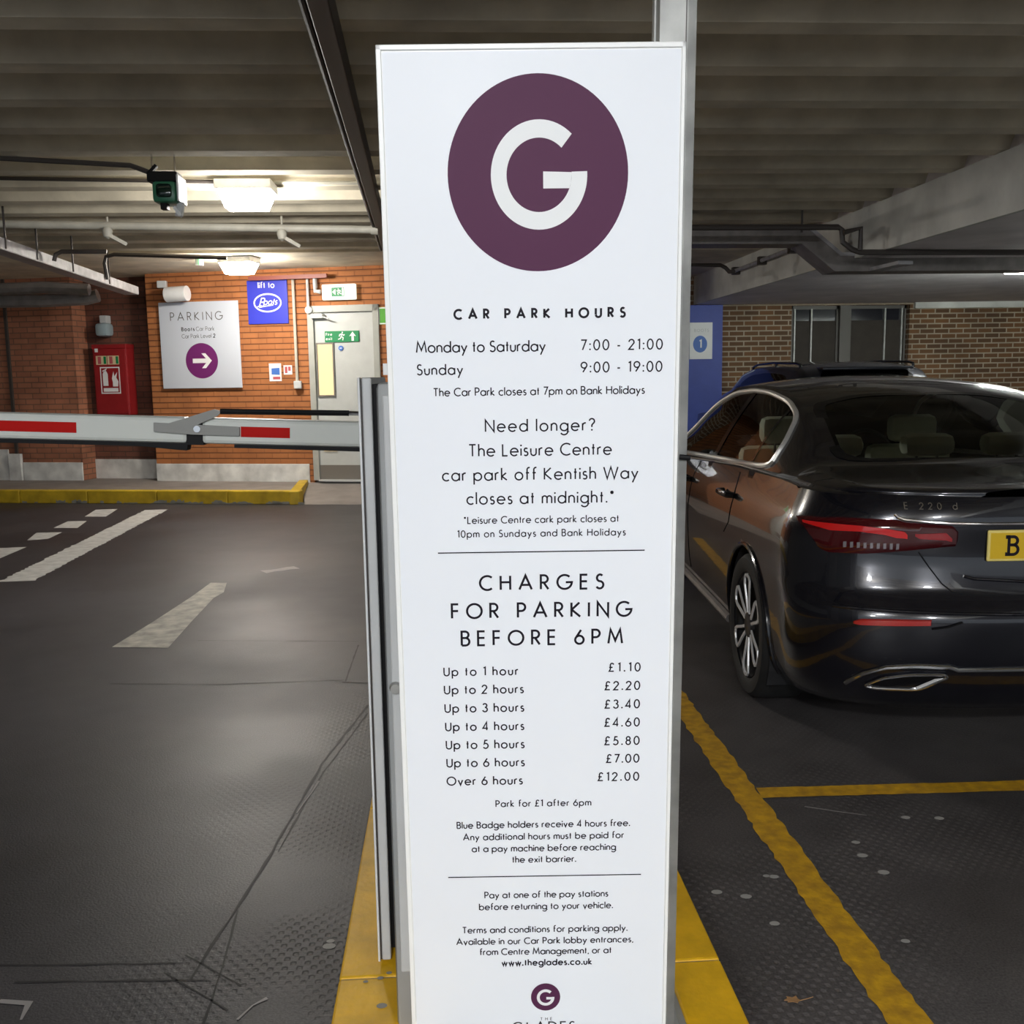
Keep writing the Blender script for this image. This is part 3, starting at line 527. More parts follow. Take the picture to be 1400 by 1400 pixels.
# blue lift sign
t, hw, hh = wthing('lift_sign', 'square blue lift sign with a white oval emblem', 'sign', 337, 384, 394.5, 442, -.02)
q = MB(); q.box((-hw, -.02, -hh), (hw, 0, hh), .002); bd = obj('sign_board', q, 'boots', t)
fn = lambda x, z: Vector((x, -.0206, z)); sx = 2*hw/57; sz = 2*hh/57
q = MB(); text(q, 'lift to', -13*sx, 11*sx, 18*sz, 8.5*sz, .19, fn); obj('lettering', q, 'wht', bd)
q = MB(); ribbon(q, [(0*sx+x, -1*sz+z) for x, z in arc(0, 0, 19*sx, 11.5*sz, 0, 360, 48)], 2.0*sx, fn)
text(q, 'B', -13*sx, -6.5*sx, -7*sz, 13*sz, .13, fn, slant=.35); text(q, 'oots', -6.5*sx, 13.5*sx, -4*sz, 9*sz, .17, fn, slant=.3); ribbon(q, [(-17*sx, -7*sz), (-10*sx, -4*sz), (-7*sx, -6*sz)], 1.2*sx, fn); ribbon(q, [(-8*sx, -6*sz), (8*sx, -4*sz)], 1.2*sx, fn); obj('emblem', q, 'wht', bd)
# exit light box
t, hw, hh = wthing('exit_light', 'illuminated green and white exit light box above the fire door', 'exit sign', 439, 389, 486, 409, -.09)
q = MB(); q.box((-hw, -.08, -hh), (hw, -.03, hh), .012); bx = obj('light_box', q, 'exitlit', t)
fn = lambda x, z: Vector((x, -.0812, z)); q = MB(); q.fan([(-.42*hw, -.58*hh), (.34*hw, -.58*hh), (.34*hw, .58*hh), (-.42*hw, .58*hh)], fn); pg = obj('green_panel', q, 'green', bx)
fn = lambda x, z: Vector((x, -.0818, z)); q = MB(); runner(q, .02*hw, 0, .9*hh, fn, -1); q.fan([(-.38*hw, 0), (-.18*hw, .4*hh), (-.18*hw, -.4*hh)], fn); q.fan([(.2*hw, -.5*hh), (.3*hw, -.5*hh), (.3*hw, .5*hh), (.2*hw, .5*hh)], fn); obj('pictogram', q, 'wht', pg)
# edge of a green sign right of the door
t, hw, hh = wthing('green_sign', 'green sign right of the door, half hidden by the totem', 'sign', 517, 420, 545, 443, -.01)
q = MB(); q.box((-hw, -.012, -hh), (hw, 0, hh)); bd = obj('sign_board', q, mat('lime_green', (.10, .42, .04), .5), t)
q = MB(); fn = lambda x, z: Vector((x, -.0126, z)); ribbon(q, [(-hw*.92, -hh*.9), (hw*.92, -hh*.9), (hw*.92, hh*.9), (-hw*.92, hh*.9), (-hw*.92, -hh*.9)], .015, fn); obj('border', q, 'wht', bd)
# notices
t, hw, hh = wthing('notice', 'small white notice with blue and red blocks on the brick', 'notice', 367.5, 497, 385, 521, -.008)
q = MB(); q.box((-hw, -.008, -hh), (hw, 0, hh)); bd = obj('notice_sheet', q, 'wht', t)
fn = lambda x, z: Vector((x, -.0086, z)); q = MB(); q.fan([(-.6*hw, -.25*hh), (.75*hw, -.3*hh), (.75*hw, .5*hh), (-.6*hw, .45*hh)], fn); obj('blue_block', q, 'sblue', bd)
q = MB(); q.fan([(-.4*hw, -.8*hh), (.8*hw, -.8*hh), (.8*hw, -.5*hh), (-.4*hw, -.5*hh)], fn); obj('red_block', q, 'spink', bd)
t, hw, hh = wthing('notice', 'tiny red and white notice left of the conduit box', 'notice', 387.5, 499.5, 399.5, 512, -.008)
q = MB(); q.box((-hw, -.008, -hh), (hw, 0, hh)); bd = obj('notice_sheet', q, 'wht', t)
q = MB(); fn = lambda x, z: Vector((x, -.0086, z)); q.fan([(-.7*hw, -.7*hh), (-.1*hw, -.7*hh), (-.1*hw, .7*hh), (-.7*hw, .7*hh)], fn); q.fan([(.1*hw, -.2*hh), (.7*hw, -.2*hh), (.7*hw, .7*hh), (.1*hw, .7*hh)], fn); obj('red_block', q, 'spink', bd)
# conduits
def wp(px, py, d): u, z = aw(px, py, d); return W2(u, d, z)
t = thing('conduit', 'pale vertical conduit ending in a small box left of the door', 'conduit', wp(406, 525, 0), -WA)
tube_obj('pipe', [wp(400, 377, -.03), wp(402.5, 430, -.03), wp(406.5, 522, -.03)], .020, 'pipe', t)
q = MB(); a = wp(407.5, 526, -.03); q.box(a-Vector((.05, .05, .05)), a+Vector((.05, .015, .05)), .008); obj('junction_box', q, 'sgrey', t, world=True)
t = thing('conduit', 'thin grey conduit dropping beside the door frame to a small knob', 'conduit', wp(421, 410, 0), -WA)
tube_obj('pipe', [wp(419.5, 376, -.03), wp(420.5, 395, -.03), wp(421.5, 420, -.05), wp(424, 424, -.05)], .018, 'lgrey', t)
q = MB(); q.lathe([(.0, -.05), (.045, -.04), (.05, 0)], wp(422, 424, -.03), 'Y', 16); obj('sensor_knob', q, 'lgrey', t, smooth=True, world=True)
t = tag(tube_obj('conduit', [wp(430, 376, -.05), wp(431, 392, -.05), wp(431, 398, -.05), wp(438, 399, -.05)], .028, 'lgrey'), 'short grey conduit feeding the exit light box', 'conduit')
q = MB(); q.bar(wp(340, 381, -.12), wp(447, 377, -.12), .04, .05); tag(obj('pipe', q, mat('rust_pipe', (.24, .06, .045), .5)), 'dark red pipe along the top of the orange brick wall', 'pipe')
# white cylinder and grey box
t = thing('wall_speaker', 'white cylindrical fitting above the PARKING board', 'wall speaker', wp(242, 402, 0), -WA)  # white cylinder read as a speaker, gives no light
q = MB(); c0 = wp(228, 403, -.20); c1 = wp(256, 401, -.20); q.tube([c0, c1], .098, 20); obj('housing', q, 'white', t, smooth=True, world=True)
q = MB(); q.tube([c0-(c1-c0)*.02, c0-(c1-c0)*.002], .088, 20); obj('front_cap', q, 'sgrey', t, smooth=True, world=True)
q = MB(); q.bar((c0+c1)/2+WV*.05, (c0+c1)/2+WV*.20, .04, .04); obj('bracket', q, 'steel', t, world=True)
q = MB(); a = wp(222, 389, -.05); q.box(a-Vector((.06, .05, .045)), a+Vector((.06, .03, .045)), .008); tag(obj('junction_box', q, 'sgrey'), 'small grey junction box above the white cylinder', 'box')
# fire cabinet in the recess
t, hw, hh = wthing('fire_cabinet', 'red fire extinguisher cabinet in the shaded brick recess', 'fire cabinet', 119, 471, 172.5, 568, 0)
t.location = W2(*(lambda u: (u, .30))(aw(146, 520, 0)[0]), t.location.z); WM[t.name] = Matrix.Translation(t.location) @ Matrix.Rotation(-WA, 4, 'Z')
q = MB(); q.box((-hw, -.20, -hh), (hw, 0, hh-.02), .012); q.box((-hw-.005, -.21, hh-.06), (hw+.005, 0, hh), .01); bx = obj('cabinet_body', q, 'boxred', t)
q = MB(); q.box((-hw+.02, -.207, -hh+.02), (hw-.02, -.198, hh-.07), .003); cdoor = obj('cabinet_door', q, 'boxred', t)
fn = lambda x, z: Vector((x, -.208, z)); sx = 2*hw/53; sz = 2*hh/97
for x0, x1, g in ((-21, -4, 0), (-3, 15, 1)):
    q = MB(); q.fan([(x0*sx, 21*sz), (x1*sx, 21*sz), (x1*sx, 33*sz), (x0*sx, 33*sz)], fn); st = obj('sticker', q, 'sgrey', cdoor); st.data.materials[0] = M['cream']
    f4 = lambda x, z: Vector((x, -.2086, z)); q = MB(); q.fan([((x1-5)*sx, 22*sz), ((x1-1)*sx, 22*sz), ((x1-1)*sx, 32*sz), ((x1-5)*sx, 32*sz)], f4); obj('green_block', q, 'green', st); q = MB(); q.fan([((x0+3)*sx, 22*sz), ((x0+8)*sx, 22*sz), ((x0+8)*sx, 32*sz), ((x0+3)*sx, 32*sz)], f4); obj('red_block', q, 'spink', st)
q = MB(); ribbon(q, [(-15*sx, -18*sz), (14*sx, -18*sz), (14*sx, 17*sz), (-15*sx, 17*sz), (-15*sx, -18*sz)], 1.6*sx, fn)
q.fan([(-12*sx, -8*sz), (-4*sx, -8*sz), (-4*sx, 8*sz), (-6*sx, 12*sz), (-10*sx, 12*sz), (-12*sx, 8*sz)], fn); ribbon(q, [(-8*sx, 12*sz), (-6*sx, 15*sz), (-12*sx, 12*sz)], 1.5*sx, fn)
q.fan([(3*sx, -9*sz), (11*sx, -9*sz), (12*sx, -2*sz), (9*sx, 3*sz), (11*sx, 11*sz), (6*sx, 5*sz), (5*sx, 12*sz), (2*sx, 2*sz), (3*sx, -3*sz)], fn); q.fan([(-12*sx, -16*sz), (11*sx, -16*sz), (11*sx, -11*sz), (-12*sx, -11*sz)], fn)
obj('extinguisher_pictogram', q, 'wht', cdoor)
q = MB(); q.fan([(-22*sx, 38*sz), (-17*sx, 38*sz), (-17*sx, 43*sz), (-22*sx, 43*sz)], fn); obj('sticker', q, 'wht', cdoor)
# sounder above it
t, hw, hh = wthing('wall_sounder', 'blue-grey rounded sounder on the wall above the fire cabinet', 'alarm', 127, 431, 146, 460, .1)
t.location = W2(aw(136.5, 446, .1)[0], .30, t.location.z); WM[t.name] = Matrix.Translation(t.location) @ Matrix.Rotation(-WA, 4, 'Z')
q = MB(); q.box((-.6*hw, -.12, .25*hh), (.5*hw, 0, hh), .01); obj('back_box', q, 'sgrey', t)
q = MB(); q.box((-hw, -.20, -hh), (hw, 0, .3*hh), .05); obj('horn', q, mat('blue_grey_plastic', (.30, .38, .42), .4), t, smooth=True)
# route sign on blue panel
t = thing('route_sign', 'small white sign with a blue number disc on the blue panel', 'sign', at(958, 466, YR_-.12))
q = MB(); hw = (at(974, 466, 14.58)-at(943, 466, 14.58)).x/2; hh = (at(958, 441, 14.58)-at(958, 491, 14.58)).z/2; q.box((-hw, -.02, -hh), (hw, 0, hh), .002); bd = obj('sign_board', q, 'wht', t)
fn = lambda x, z: Vector((x, -.0206, z)); q = MB(); text(q, 'BOOTS', -.6*hw, .68*hw, .48*hh, .17*hh, .13, fn); obj('lettering', q, 'sgrey', bd)
q = MB(); disc(q, -.08*hw, -.18*hh, .62*hw, .46*hh, fn, 40); dc = obj('number_disc', q, 'sblue', bd)
q = MB(); fn2 = lambda x, z: Vector((x, -.0212, z)); text(q, '1', -.19*hw, .02*hw, -.42*hh, .5*hh, .2, fn2); obj('number', q, 'wht', dc)
# ================================================================ CEILING SERVICES
def luminaire(x, y, z, yaw, watts, col, lab):
    t = thing('luminaire', lab, 'ceiling light', (x, y, z), yaw, 'bulkhead ceiling luminaires')
    q = MB(); q.box((-.20, -.15, -.03), (.20, .15, .04), .008); obj('mounting_tray', q, 'white', t)
    q = MB(); r0 = [(-.185, -.135), (.185, -.135), (.185, .135), (-.185, .135)]; r1 = [(-.14, -.09), (.14, -.09), (.14, .09), (-.14, .09)]
    a = [q.bm.verts.new((u, v, -.03)) for u, v in r0]; b = [q.bm.verts.new((u, v, -.15)) for u, v in r1]
    q.bm.faces.new(a); q.bm.faces.new(b)
    for k in range(4): q.bm.faces.new((a[k], a[(k+1) % 4], b[(k+1) % 4], b[k]))
    obj('diffuser', q, emit('lamp_diffuser', col, watts), t)
for L, lb in zip(LAMPS, ('glowing bulkhead light nearest the barrier, right of the green signal box', 'glowing bulkhead light close to the orange brick wall', 'bulkhead light on the ceiling behind the viewpoint, nearest the totem', 'bulkhead light far behind the viewpoint, over the drive lane', 'added unseen bulkhead light behind the viewpoint, brightening the ribbed ceiling')): luminaire(*L, lb)
for (x, y, z, wt), lb in zip(BATTENS, ('white batten light under the dropped slab by the right wall', 'white batten light under the dropped slab beside the parked cars', 'white batten light under the dropped slab behind the viewpoint')):
    t = thing('batten_light', lb, 'ceiling light', (x, y, z), 0, 'batten lights under the slab')
    q = MB(); q.box((-.62, -.05, -.005), (.62, .05, .03), .004); obj('batten_body', q, 'white', t); q = MB(); q.tube([(-.6, 0, -.03), (.6, 0, -.03)], .03, 12); obj('tube_cover', q, emit('tube_diffuser', (.93, 1, .93), wt), t, smooth=True)
# sprinkler pipe with drops (left)
YP = 9.0
t = thing('sprinkler_pipe', 'pale sprinkler pipe across the ceiling below the nearer bulkhead light', 'pipe', at(300, 312, YP))
tube_obj('main_pipe', [at(-60, 305.5, YP), at(516, 314, YP)], .034, 'pipe', t, 12)
q = MB(); q.lathe([(.045, -.03), (.045, .03)], at(512, 314, YP), 'X', 16); obj('end_cap', q, 'pipe', t, smooth=True, world=True)
for px, py in ((147, 308), (385.5, 311)):
    p = at(px, py, YP); tube_obj('hanger_rod', [p, Vector((p.x, p.y, 2.98))], .010, 'pipe', t, 6)
    e = at(px, py+11, YP-.05); q = MB(); q.lathe([(.0, -.05), (.035, -.03), (.045, .02), (.03, .05)], e, 'Z', 12); q.bar(e+Vector((0, 0, -.01)), e+Vector((.14, .05, -.09)), .05, .03); obj('sprinkler_head', q, 'pipe', t, smooth=True, world=True)
for pts, r, mt_, nm, lab in (
    ([at(-40, 243, 7.6), at(205, 247, 7.6), at(322, 249, 7.6)], .014, 'dpipe', 'conduit', 'thin dark conduit along the ceiling rib behind the signal box'),
    ([at(333, 249, 7.6), at(512, 250, 7.6)], .014, 'pipe', 'conduit', 'thin pale conduit running right from the nearer bulkhead light'),
    ([at(-40, 214, 6.6), at(178, 226, 6.6), at(205, 236, 6.6)], .016, 'dpipe', 'conduit', 'dark cable sagging to the green signal box'),
    ([at(147, 382, 11.3), at(143, 360, 11.3), at(145, 351, 11.3), at(156, 348, 11.3), at(300, 352, 11.3), at(310, 352.5, 11.3)], .022, 'dpipe', 'conduit', 'conduit bending down from the far ceiling to the grey cable tray'),
    ([at(74, 357, 9.6), at(76, 348, 9.6), at(84, 344, 9.6), at(146, 344, 9.6)], .020, 'dpipe', 'conduit', 'short bent conduit above the grey cable tray'),
    ([at(-40, 397, 12.4), at(60, 393, 12.4), at(122, 396, 12.4)], .07, 'duct', 'pipe', 'upper of two dull pipes at far left below the cable tray'),
    ([at(-40, 412, 12.6), at(60, 411, 12.6), at(118, 408, 12.6), at(134, 404, 12.6)], .08, 'duct', 'pipe', 'lower of two dull pipes at far left below the cable tray'),
    ([at(936, 311, 8.2), at(1146, 310.5, 8.2), at(1151, 314, 8.2), at(1152, 331, 8.2), at(1165, 341, 8.2), at(1176, 345, 8.2), at(1420, 345, 8.2)], .024, 'dpipe', 'pipe', 'long dark pipe crossing the ceiling and dipping under the dropped slab'),
    ([at(1153, 318, 8.15), at(1177, 312, 8.15), at(1176, 342, 8.15)], .022, 'dpipe', 'pipe', 'small square loop of dark pipe at the corner of the dropped slab'),
    ([Vector((at(940, 362, 10.6).x, 10.6, 3.0)), at(940, 362, 10.6), at(985, 362.5, 10.6), at(992, 366, 10.6), at(997, 371.5, 10.6), at(1003, 371, 10.5)], .022, 'dpipe', 'pipe', 'short dark pipe dropping from the ribs and bending left of the pale beam face')):
    tag(tube_obj(nm, pts, r, mt_), lab, nm)
a, b = atX(1003, 371, 3.60), atX(1085, 339, 3.60)
t = thing('handrail_pipe', 'thin grey pipe clipped along the pale beam face', 'pipe', a); tube_obj('pipe', [a, b, atX(1110, 331, 3.60)], .024, 'tray', t)
for k in (.02, .5, .97):
    p = a+(b-a)*k; q = MB(); q.box(p-Vector((.03, .04, .045)), p+Vector((.06, .04, .045))); obj('pipe_clip', q, 'dpipe', t, world=True)
# duct right
t = thing('cable_duct', 'broad grey duct stepping down diagonally under the dropped slab', 'duct', at(1090, 324, 9))
P = [at(920, 324, 9.0), at(1093, 324, 9.0), at(1137, 361, 9.0), at(1420, 359, 9.0)]
def mitre(h):
    out = []
    for i, p in enumerate(P):
        ds = [(b-a).normalized() for a, b in zip(P, P[1:])][max(0, i-1):i+1] if i < 3 else [(P[3]-P[2]).normalized()]
        ns = [Vector((-d.z, 0, d.x)) for d in ds]; n = sum(ns, Vector()).normalized(); out.append(p+n*h/n.dot(ns[0]))
    return out
for nm, hh, y0, y1, mt_ in (('duct_run', .08, -.15, .15, 'duct'), ('edge_rail', .085, -.162, -.15, 'tray')):
    A_ = mitre(hh); B_ = mitre(-hh if nm == 'duct_run' else .055); q = MB(); ol = [(p.x, p.z) for p in A_] + [(p.x, p.z) for p in B_[::-1]]
    for k in range(3): q.prism([(A_[k].x, A_[k].z), (A_[k+1].x, A_[k+1].z), (B_[k+1].x, B_[k+1].z), (B_[k].x, B_[k].z)], lambda a, b, d: Vector((a, 9.0+d, b)), y0, y1)
    bmesh.ops.remove_doubles(q.bm, verts=q.bm.verts, dist=.001); obj(nm, q, mt_, t, world=True)
for px in (1096, 1290):
    p = at(px, 318 if px < 1150 else 350, 8.84); q = MB(); q.bar(p, Vector((p.x, p.y, 3.0 if px < 1150 else 2.5)), .015, .015, up=(1, 0, 0)); obj('hanger_rod', q, 'dpipe', t, world=True)
q = MB(); q.bar(at(1195, 369, 8.9), at(1238, 359, 8.4), .14, .03); obj('support_arm', q, 'tray', t, world=True)
# cable tray left
p0, p1 = at(-60, 323, 8.0), at(180, 402, 12.6); t = thing('cable_tray', 'long grey cable tray running back at upper left', 'cable tray', p1)
q = MB(); q.bar(p0, p1, .16, .02); q.bar(p0+Vector((.08, 0, .04)), p1+Vector((.08, 0, .04)), .012, .09); q.bar(p0+Vector((-.08, 0, .04)), p1+Vector((-.08, 0, .04)), .012, .09); obj('tray_body', q, 'tray', t, world=True)
for k in (.15, .3, .5, .75):
    p = p0+(p1-p0)*k; q = MB(); q.bar(p+Vector((.09, 0, 0)), Vector((p.x+.09, p.y, 2.95)), .014, .014, up=(1, 0, 0)); obj('hanger_rod', q, 'dpipe', t, world=True)
# dark trunking overhead
t = thing('ceiling_trunking', 'dark trunking and pipe running back overhead, left of the totem', 'trunking', (-.481, 6, 2.86), .0265)
q = MB(); q.box((-.04, -9, -.07), (.04, 4.6, .05), .006); obj('trunking_body', q, 'dpipe', t); q = MB(); q.tube([(-.058, -9, -.05), (-.058, 4.6, -.05)], .014, 8); obj('side_pipe', q, 'tray', t, smooth=True)
t.children[0].data.materials[0] = mat('trunking_grey', (.10, .09, .085), .6)
# green signal box
YS = 6.5; s0 = at(226, 262, YS); t = thing('signal_box', 'green-faced square signal box on a black ceiling bracket', 'signal', s0)
q = MB(); q.box((-.075, -.03, -.068), (.070, .16, .062), .022); obj('housing', q, 'dgreen', t, smooth=True)
q = MB(); q.box((-.044, -.036, -.040), (.046, -.028, .040), .016); obj('lens', q, 'lens', t, smooth=True)
q = MB(); q.box((-.11, .0, .062), (.075, .14, .125), .008); q.bar((-.11, .06, .12), (-.06, .06, .17), .03, .02); obj('bracket', q, 'black', t)
q = MB(); q.box((.075, -.02, -.06), (.088, .17, .10), .003); q.bar((.080, .05, -.06), (.068, .03, -.145), .05, .02); q.bar((.045, .03, -.09), (.082, .03, -.145), .05, .02); obj('side_plate', q, 'white', t)
q = MB(); q.box((-.035, .0, -.105), (.005, .06, -.066)); obj('adjuster', q, 'black', t)
for hx in (.05, -.09): q = MB(); q.tube([(hx, .07, .12), (hx, .07, 3.0-s0.z)], .007, 6); obj('hanger_rod', q, 'chrome', t)
# green led
s0 = at(273.5, 358, 12); t = thing('indicator_light', 'tiny green indicator light left of the farther bulkhead light', 'indicator', s0)
q = MB(); q.box((-.05, -.02, -.04), (.03, .05, .04), .006); obj('indicator_box', q, 'tray', t); q = MB(); q.box((-.005, -.035, -.035), (.04, -.018, .025), .006); obj('green_lamp', q, 'led', t)
q = MB(); q.tube([(0, .02, .03), (0, .02, 2.92-s0.z)], .012, 6); obj('stem', q, 'tray', t)
# ================================================================ TOTEM SIGN
SU = Vector((.99838836, -.05671369, -.00205858)); SV = Vector((-.00152111, -.06300318, .99801217)); SN = Vector((-.05673065, -.9964006, -.06298791))
SO = Vector((.15555311, 1.86, .17828039))
rot = Matrix((SU, -SN, SV)).transposed().to_euler()          # local x = across, y = into the sign, z = up the face
def sthing(name, lab, cat): return thing(name, lab, cat, SO, rot=rot)
t = sthing('totem_sign', 'tall white totem listing car park hours and charges, standing on the yellow island', 'sign')
hw = .2611; v0, v1 = -.052, 1.8771
q = MB(); q.box((-hw, .004, v0), (hw, .034, v1), .003); obj('sign_tray', q, 'frame', t)
q = MB()
for a, b in (((-hw, 0, v0), (-hw+.009, .02, v1)), ((hw-.007, 0, v0), (hw, .02, v1)), ((-hw, 0, v1-.009), (hw, .02, v1))): q.box(a, b, .0015)
obj('edge_frame', q, 'frame', t)
q = MB(); q.box((-hw+.0105, .0015, v0), (hw-.0085, .006, v1-.0115)); face = obj('face_panel', q, 'face', t)
fn = lambda x, z: Vector((x, .0009, z)); f2 = lambda x, z: Vector((x, .0004, z))
q = MB(); disc(q, 10.3e-3, 1.6670, .1553, .1625, fn, 96); ld = obj('logo_disc', q, 'purple', t)
def logo_g(cx, cz, rx, rz, wt):
    q = MB(); K = lambda a, b: f2(cx+a*rx, cz+b*rz); 
    # the bowl ends in a squared spur with a flat bar
    ribbon(q, arc(0, 0, 1-wt/2, 1-wt/2, 47, 364, 60), wt, K); q.fan([(.085, .065), (.085, -.245), (.628, -.245), (.66, -.14), (.675, 0), (.672, .047)], K); return q
obj('logo_letter', logo_g(12.2e-3, 1.6653, .0830, .0906, .325), 'wht', ld)
q = MB(); disc(q, 14e-3, .0620, .0299, .0315, fn, 48); ld = obj('small_logo_disc', q, 'purple', t)
obj('logo_letter', logo_g(14e-3, .0612, .0180, .0188, .33), 'wht', ld)
LINES = [
('CAR PARK HOURS',-140.9,164.1,1422.5,19.8),
('Monday to Saturday',-209.2,22.1,1365.2,20.9),
('7:00 - 21:00',83.8,230.6,1366.0,19.8),
('Sunday',-209.0,-125.8,1325.8,20.2),
('9:00 - 19:00',83.9,230.5,1326.7,19.9),
('The Car Park closes at 7pm on Bank Holidays',-180.6,199.7,1287.7,15.7),
('Need longer?',-89.1,110.5,1222.1,23.8),
('The Leisure Centre',-119.5,141.2,1177.6,23.8),
('car park off Kentish Way',-169.0,190.1,1133.0,24.1),
('closes at midnight.*',-125.3,146.4,1088.8,24.0),
('*Leisure Centre cark park closes at',-131.5,155.2,1052.9,14.5),
('10pm on Sundays and Bank Holidays',-143.8,168.1,1027.0,14.5),
('CHARGES',-105.3,129.0,924.4,31.1),
('FOR PARKING',-159.1,181.6,870.0,31.7),
('BEFORE 6PM',-142.0,165.2,816.2,31.8),
('Up to 1 hour',-176.3,-33.4,757.1,18.9),
('£1.10',137.9,199.2,760.9,18.9),
('Up to 2 hours',-176.4,-23.6,720.6,19.1),
('£2.20',130.6,198.8,723.8,19.1),
('Up to 3 hours',-176.3,-23.1,683.1,19.2),
('£3.40',130.8,198.8,686.4,19.2),
('Up to 4 hours',-176.0,-23.4,645.3,19.2),
('£4.60',130.6,199.1,649.2,19.2),
('Up to 5 hours',-175.8,-23.2,607.8,19.4),
('£5.80',130.8,199.2,611.2,19.2),
('Up to 6 hours',-175.5,-23.2,570.2,19.4),
('£7.00',134.3,199.2,574.2,19.2),
('Over 6 hours',-176.1,-27.5,532.1,19.4),
('£12.00',118.2,199.3,536.4,19.2),
('Park for £1 after 6pm',-81.7,106.2,484.8,15.2),
('Blue Badge holders receive 4 hours free.',-158.8,182.8,439.9,15.4),
('Any additional hours must be paid for',-147.0,171.1,414.2,15.4),
('at a pay machine before reaching',-130.3,155.3,388.7,15.4),
('the exit barrier.',-50.9,76.7,364.3,15.4),
('Pay at one of the pay stations',-107.0,140.7,286.9,15.5),
('before returning to your vehicle.',-118.3,150.5,260.9,15.6),
('Terms and conditions for parking apply.',-153.0,180.4,209.5,15.6),
('Available in our Car Park lobby entrances,',-165.8,192.1,183.6,15.7),
('from Centre Management, or at',-119.1,148.3,159.6,15.8),
('www.theglades.co.uk',-75.0,109.0,134.3,15.8),
('THE',3.0,27.1,7.4,7.2),
('GLADES',-55.8,75.3,-20.8,25.8),
]
for s, x0, x1, y, cp in LINES:
    wt = .19 if s == 'CAR PARK HOURS' else .16 if s.startswith('www') else .115 if s[:3] in ('CHA', 'FOR', 'BEF') else .095 if cp > 22 else .105 if cp > 19.3 else .118 if cp > 17 else .115
    if s[:5] in ('Blue ', 'Any a', 'at a ', 'the e', 'Park ', 'Pay a', 'befor', 'Terms', 'Avail', 'from '): wt = .125
    if s[:2] in ('Up', 'Ov', '£1', '£2', '£3', '£4', '£5', '£7'): wt = .12
    wt *= 1.32
    q = MB(); text(q, s, x0/1e3, x1/1e3, y/1e3, cp/1e3, wt, fn); obj('lettering', q, 'ink', face)
for a, b, v in ((-.180, .2035, .9987), (-.178, .2055, .335)):
    q = MB(); q.fan([(a, v-.0011), (b, v-.0011), (b, v+.0011), (a, v+.0011)], fn); obj('rule_line', q, 'ink', face)
q = MB()
for x, z, r in ((.266-.006, 1.655, .0022), (.266-.0065, 1.647, .002)): disc(q, x-.0025, z, r, r*1.6, f2, 10)
obj('bolt_mark', q, 'ink', t)
# steel post behind it, up to the ceiling
t = sthing('steel_post', 'grey galvanised steel post behind the right edge of the totem', 'post')
q = MB(); z0, z1 = -.06, 2.735
q.box((.222, .040, z0), (.285, .046, z1)); q.box((.222, .046, z0), (.228, .11, z1)); q.box((.270, .040, z0), (.285, .11, z1)); q.box((.219, .085, z0), (.222, .11, z1)); obj('post_channel', q, 'steel', t)
q = MB(); q.box((.2665, .0395, z0), (.2685, .041, z1)); obj('seam', q, 'dpipe', t)
q = MB(); q.tube([(.270, .032, 1.168), (.290, .03, 1.166)], .005, 8); obj('clamp_bolt', q, 'black', t)
q = MB(); q.box((.195, .02, -.075), (.30, .13, -.055), .003); obj('base_plate', q, 'steel', t); q = MB(); q.box((.195, .02, 2.72), (.30, .13, 2.74), .003); obj('head_plate', q, 'steel', t)
# ================================================================ BARRIER
YB = 1.955
bx = lambda px, Y: at(px, 520, Y).x
b0 = Vector((0, 2.3, .12)); t = thing('parking_barrier', 'grey lift barrier with its white and red jointed arm lowered across the drive lane', 'barrier', b0)
xl = bx(513.5, YB); q = MB(); q.box((xl, YB, .115), (.30, YB+.62, 1.49), .012); cab = obj('cabinet', q, 'grey', t, world=True, smooth=True)
q = MB(); q.box((xl+.012, YB-.004, .25), (.29, YB+.002, 1.465), .003); obj('cabinet_door', q, 'lgrey', cab, world=True)
q = MB(); a = at(523.5, 497, YB-.005); q.box((a.x, YB-.007, a.z-.022), (a.x+.03, YB-.003, a.z)); obj('label', q, 'wht', cab, world=True)
q = MB(); q.lathe([(.010, -.012), (.013, 0)], at(541, 940, YB-.003), 'Y', 16); obj('key_lock', q, 'steel', cab, smooth=True, world=True)
YC = 2.19; a0 = bx(488.5, YC); a1 = bx(507.5, YC); zc = .13
q = MB(); q.box((a0+.009, YC, zc), (a1, YC+.5, 1.50), .004); cov = obj('side_cover', q, 'lgrey', t, world=True)
q = MB(); q.box((a0, YC-.004, zc), (a0+.005, YC+.5, 1.50), .001); obj('edge_strip', q, 'white', cov, world=True)
q = MB(); q.box((a0+.004, YC+.006, zc), (a0+.010, YC+.5, 1.495)); obj('groove', q, 'dpipe', cov, world=True)
q = MB(); q.box((a1-.002, YC+.02, .15), (xl+.02, YC+.36, 1.485)); obj('gap_shade', q, 'black', t, world=True)  # black filler box, gives the open gap its shade by colour
YA = 2.72; e0 = at(505, 593.9, YA); e1 = at(0, 581, YA); al = (e1-e0).normalized(); ang = math.atan2(al.z, -al.x)
arm = empty('barrier_arm', e0 - b0); arm.parent = t; WM[arm.name] = Matrix.Translation(e0) @ Matrix.Rotation(ang, 4, 'Y'); arm.rotation_euler = (0, ang, 0)
K = 1350/(YA*.99); sx = lambda px: -(505-px)/K
az = lambda px, py: (at(px, py, YA)-e0).dot(Vector((math.sin(ang), 0, math.cos(ang))))
hz = .0345
xj0, xj1 = sx(283), sx(264)
q = MB(); q.box((xj0, -.03, -hz), (.03, .03, hz), .010); q.box((-2.3, -.03, -hz), (xj1, .03, hz), .010); obj('beam', q, mat('arm_white', (.56, .58, .54), .4), arm)
q = MB(); q.box((xj1-.004, -.026, -hz-.004), (xj0+.004, .026, hz-.004)); obj('joint_block', q, 'black', arm)
